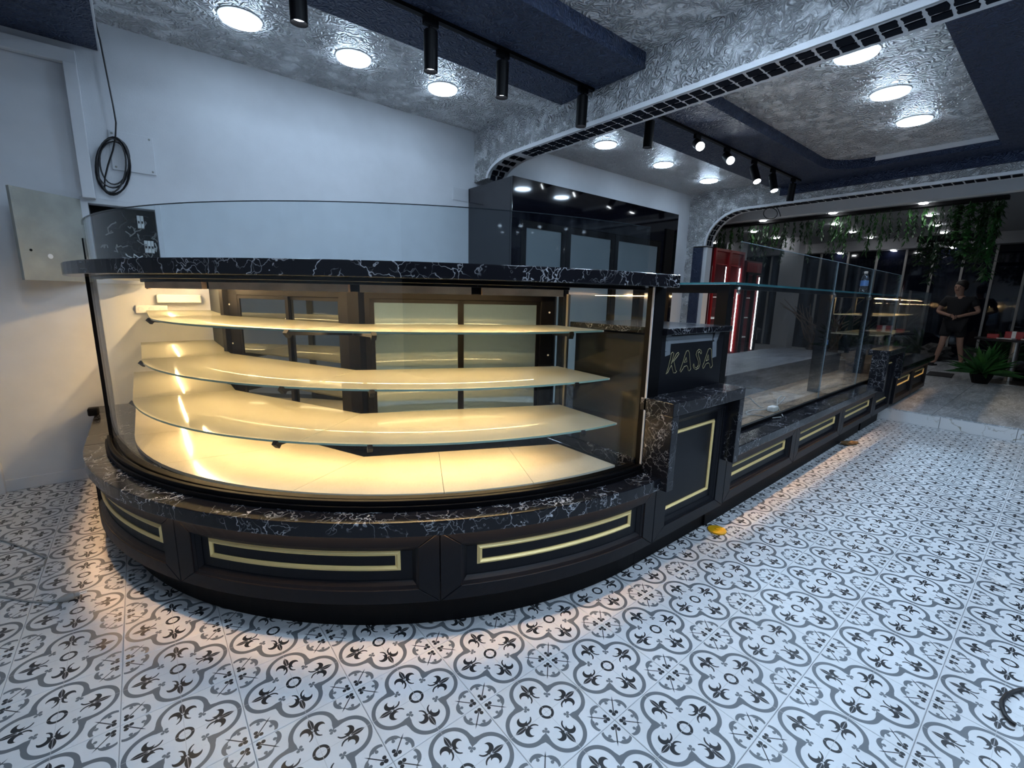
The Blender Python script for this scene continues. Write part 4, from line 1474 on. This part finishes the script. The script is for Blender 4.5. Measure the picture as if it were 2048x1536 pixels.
for k in range(26):
    c = Vector((12.2 + random.uniform(-.15, .15), 3.6 + random.uniform(-.3, .3), STEP_Z))
    pts = [c.copy()]
    d = Vector((random.uniform(-.3, .3), random.uniform(-.55, .55), 1))
    for i in range(5):
        c = c + d * random.uniform(.22, .34)
        d = d + Vector((random.uniform(-.3, .3), random.uniform(-.45, .45), random.uniform(-.25, .1)))
        pts.append(c.copy())
    MB().tube(pts, [.03, .026, .02, .016, .011, .005], 5).build('branch', M_['wood'], bt)

# bar table with boxes
tb = thing('bar_table', 'round table with steel column at the right edge of the far room', 'table', (11.5, .57, STEP_Z))
tc = (11.5, .57, STEP_Z)
MB().lathe([(.36, 0), (.36, .012), (.08, .03)], tc, 30).build('base_plate', M_['steel'], tb, smooth=True)
MB().lathe([(.055, .02), (.055, .72)], tc, 20).build('column', M_['steel'], tb, smooth=True)
MB().lathe([(.50, .72), (.52, .725), (.52, .75), (.50, .755)], tc, 40).build('table_top', M_['panel'], tb)
tz = STEP_Z + .756
rb = thing('gift_box', 'red box with a white band on the bar table', 'box', (11.45, .62, tz))
MB().box(11.38, 11.58, .50, .72, tz, tz + .12).build('box_body', M_['red'], rb, bevel=.004)
MB().box(11.377, 11.583, .59, .64, tz + .001, tz + .123).build('band', M_['paper'], rb)
r2 = MB().box(11.30, 11.48, .78, .92, tz, tz + .07).build('carton', M_['red'], bevel=.004)
tag(r2, 'flat red carton left of the banded box on the bar table', 'box')
p1 = MB().prism([(11.2, .62), (11.42, .56), (11.46, .74), (11.26, .80)], tz, tz + .012).build('paper_stack', M_['paper'])
tag(p1, 'loose white papers on the bar table', 'paper')
p2 = MB().prism([(11.26, .36), (11.46, .32), (11.50, .48), (11.30, .52)], tz, tz + .015).build('napkin_stack', M_['paper'])
tag(p2, 'white napkin pile at the right end of the bar table', 'napkins')
tag(MB().prism([(11.3, 1.25), (12.0, 1.3), (12.0, 1.65), (11.3, 1.6)], STEP_Z + .001, STEP_Z + .012).build('floor_mat', M_['cloth']), 'black mat on the marble floor near the walking person', 'mat')


# ---- cable loop and rag under the far arch
cl = thing('cable_loop', 'small black cable loop dangling from the far arch', 'cable', at(1542, 425, 0, XB + .12))
loop = [at(1541 + 14 * math.cos(a * .35), 427 + 11 * math.sin(a * .35), 0, XB + .12) for a in range(18)]
MB().tube(loop, .006, 6, True).build('loop', M_['cable'], cl)
MB().tube([at(x, y, 0, XB + .12) for x, y in ((1550, 412), (1556, 418), (1560, 428), (1561, 433))], .006, 6).build('tail', M_['cable'], cl)
MB().tube([at(x, y, 0, XB + .12) for x, y in ((1536, 417), (1540, 409), (1544, 403))], .006, 6).build('tail', M_['cable'], cl)

# ================================================================ PERSON
px_, py_ = 13.5, 1.62


def skin_obj(name, verts, edges, radii, mat, parent=None, sub=2, root=0):
    me = bpy.data.meshes.new(name)
    me.from_pydata(verts, edges, [])
    o = bpy.data.objects.new(name, me)
    COL.objects.link(o)
    bm = bmesh.new()
    bm.from_mesh(me)
    ly = bm.verts.layers.skin.verify()
    bm.verts.ensure_lookup_table()
    for v, r in zip(bm.verts, radii):
        v[ly].radius = r if isinstance(r, tuple) else (r, r)
        v[ly].use_root = False
    bm.verts[root][ly].use_root = True
    bm.to_mesh(me)
    bm.free()
    o.modifiers.new('skin', 'SKIN').use_smooth_shade = True
    sb = o.modifiers.new('sub', 'SUBSURF')
    sb.levels = sub
    sb.render_levels = sub
    me.materials.append(mat)
    if parent is not None:
        hang(o, parent)
    return o


def V(x, y, z):          # x: toward the viewer's left along the picture (+y world), y: toward viewer
    return (px_ - y, py_ + x, STEP_Z + z)


person = thing('person', 'person in black t-shirt and shorts walking with hands together in the far room', 'person', (px_, py_, STEP_Z))
J = dict(pelvis=V(0, 0, .95), waist=V(.0, 0, 1.10), chest=V(-.02, .0, 1.33), neck=V(-.01, .01, 1.50), head0=V(.02, .03, 1.58), head1=V(.03, .04, 1.69), crown=V(.02, .02, 1.76),
         shL=V(.18, 0, 1.43), elL=V(.30, .02, 1.16), wrL=V(.11, .20, 1.10), haL=V(.04, .24, 1.08),
         shR=V(-.21, 0, 1.42), elR=V(-.34, .03, 1.17), wrR=V(-.12, .20, 1.09), haR=V(-.04, .24, 1.06),
         hipL=V(.10, .02, .90), knL=V(.12, .10, .49), anL=V(.19, .04, .10), toL=V(.22, .20, .035),
         hipR=V(-.10, -.02, .90), knR=V(-.14, -.05, .49), anR=V(-.20, -.20, .12), toR=V(-.21, -.06, .035))
names = list(J)
ED = [('pelvis', 'waist'), ('waist', 'chest'), ('chest', 'neck'), ('neck', 'head0'), ('head0', 'head1'), ('head1', 'crown'), ('chest', 'shL'), ('shL', 'elL'), ('elL', 'wrL'), ('wrL', 'haL'), ('chest', 'shR'), ('shR', 'elR'), ('elR', 'wrR'), ('wrR', 'haR'), ('pelvis', 'hipL'), ('hipL', 'knL'), ('knL', 'anL'), ('anL', 'toL'), ('pelvis', 'hipR'), ('hipR', 'knR'), ('knR', 'anR'), ('anR', 'toR')]
RD = dict(pelvis=.14, waist=.125, chest=.14, neck=.055, head0=.075, head1=.092, crown=.07, shL=.065, elL=.043, wrL=.03, haL=.035, shR=.065, elR=.043, wrR=.03, haR=.035, hipL=.085, knL=.057, anL=.04, toL=.035, hipR=.085, knR=.057, anR=.04, toR=.035)
skin_obj('body', [J[n] for n in names], [(names.index(a), names.index(b)) for a, b in ED], [RD[n] for n in names], M_['skin'], person)


def sub_skin(name, keys, ed, rad, mat):
    skin_obj(name, [keys[k] for k in keys], [(list(keys).index(a), list(keys).index(b)) for a, b in ed], rad, mat, person)


mid = lambda a, b, f: tuple(Vector(J[a]).lerp(Vector(J[b]), f))
sub_skin('shirt', dict(a=V(0, 0, .90), b=J['waist'], c=J['chest'], n=V(-.01, 0, 1.46), l=J['shL'], l2=mid('shL', 'elL', .62), r=J['shR'], r2=mid('shR', 'elR', .62)),
         [('a', 'b'), ('b', 'c'), ('c', 'n'), ('c', 'l'), ('l', 'l2'), ('c', 'r'), ('r', 'r2')], [.165, .155, .17, .075, .088, .078, .088, .078], M_['cloth'])
sub_skin('shorts', dict(p=V(0, 0, .93), l=J['hipL'], l2=mid('hipL', 'knL', .72), r=J['hipR'], r2=mid('hipR', 'knR', .72)),
         [('p', 'l'), ('l', 'l2'), ('p', 'r'), ('r', 'r2')], [.155, .115, .10, .115, .10], M_['cloth'])
hb = bmesh.new()
bmesh.ops.create_uvsphere(hb, u_segments=20, v_segments=12, radius=1)
hc_ = Vector(V(.0, .0, 1.735))
for v in hb.verts:
    v.co = Vector((hc_.x + v.co.x * .115, hc_.y + v.co.y * .105, hc_.z + v.co.z * .095 - (.05 if v.co.x > .2 and v.co.z < 0 else 0)))
me = bpy.data.meshes.new('hair')
hb.to_mesh(me)
hb.free()
me.materials.append(M_['hair'])
ho = bpy.data.objects.new('hair', me)
COL.objects.link(ho)
hang(ho, person)
fx = Vector(V(.03, .04, 1.66))
face = MB()
for dy in (-.035, .035):
    face.lathe([(.011, 0), (.011, .006), (.0, .008)], (fx.x - .085, fx.y + dy + .01, fx.z + .02), 8, (-1, 0, 0))
face.build('eyes', M_['hair'], person)
MB().tube([(fx.x - .085, fx.y + .01, fx.z + .02), (fx.x - .108, fx.y + .012, fx.z - .02), (fx.x - .09, fx.y + .012, fx.z - .028)], [.008, .013, .01], 6).build('nose', M_['skin'], person, smooth=True)
MB().tube([(fx.x - .086, fx.y - .015, fx.z - .052), (fx.x - .092, fx.y + .012, fx.z - .053), (fx.x - .086, fx.y + .038, fx.z - .052)], .006, 6).build('mouth', M_['darkred'], person)
for sd_, wr, ha in ((1, 'wrL', 'haL'), (-1, 'wrR', 'haR')):
    h0 = Vector(J[ha])
    d0 = (h0 - Vector(J[wr])).normalized()
    for k in range(4):
        b_ = h0 + Vector((0, 0, .022 - k * .016))
        MB().tube([b_, b_ + d0 * .035 + Vector((-.006, 0, -.004)), b_ + d0 * .06 + Vector((-.004, 0, -.02))], [.010, .009, .006], 6).build('finger', M_['skin'], person, smooth=True)
    MB().tube([h0 + Vector((0, 0, .02)), h0 + d0 * .02 + Vector((-.02, 0, .04))], [.011, .008], 6).build('thumb', M_['skin'], person, smooth=True)
for k in ('L', 'R'):
    an, to = Vector(J['an' + k]), Vector(J['to' + k])
    d0 = Vector((to.x - an.x, to.y - an.y, 0)).normalized()
    z0 = STEP_Z + (.0 if k == 'L' else .0)
    a_, b_ = an - d0 * .05, to + d0 * .05
    MB().bar((a_.x, a_.y, z0 + .012), (b_.x, b_.y, z0 + .012), .09, .022).bar((to.x - d0.x * .02, to.y - d0.y * .02, z0 + .045), (to.x + d0.x * .03, to.y + d0.y * .03, z0 + .04), .092, .05).build('sandal', M_['cloth'], person, bevel=.008)
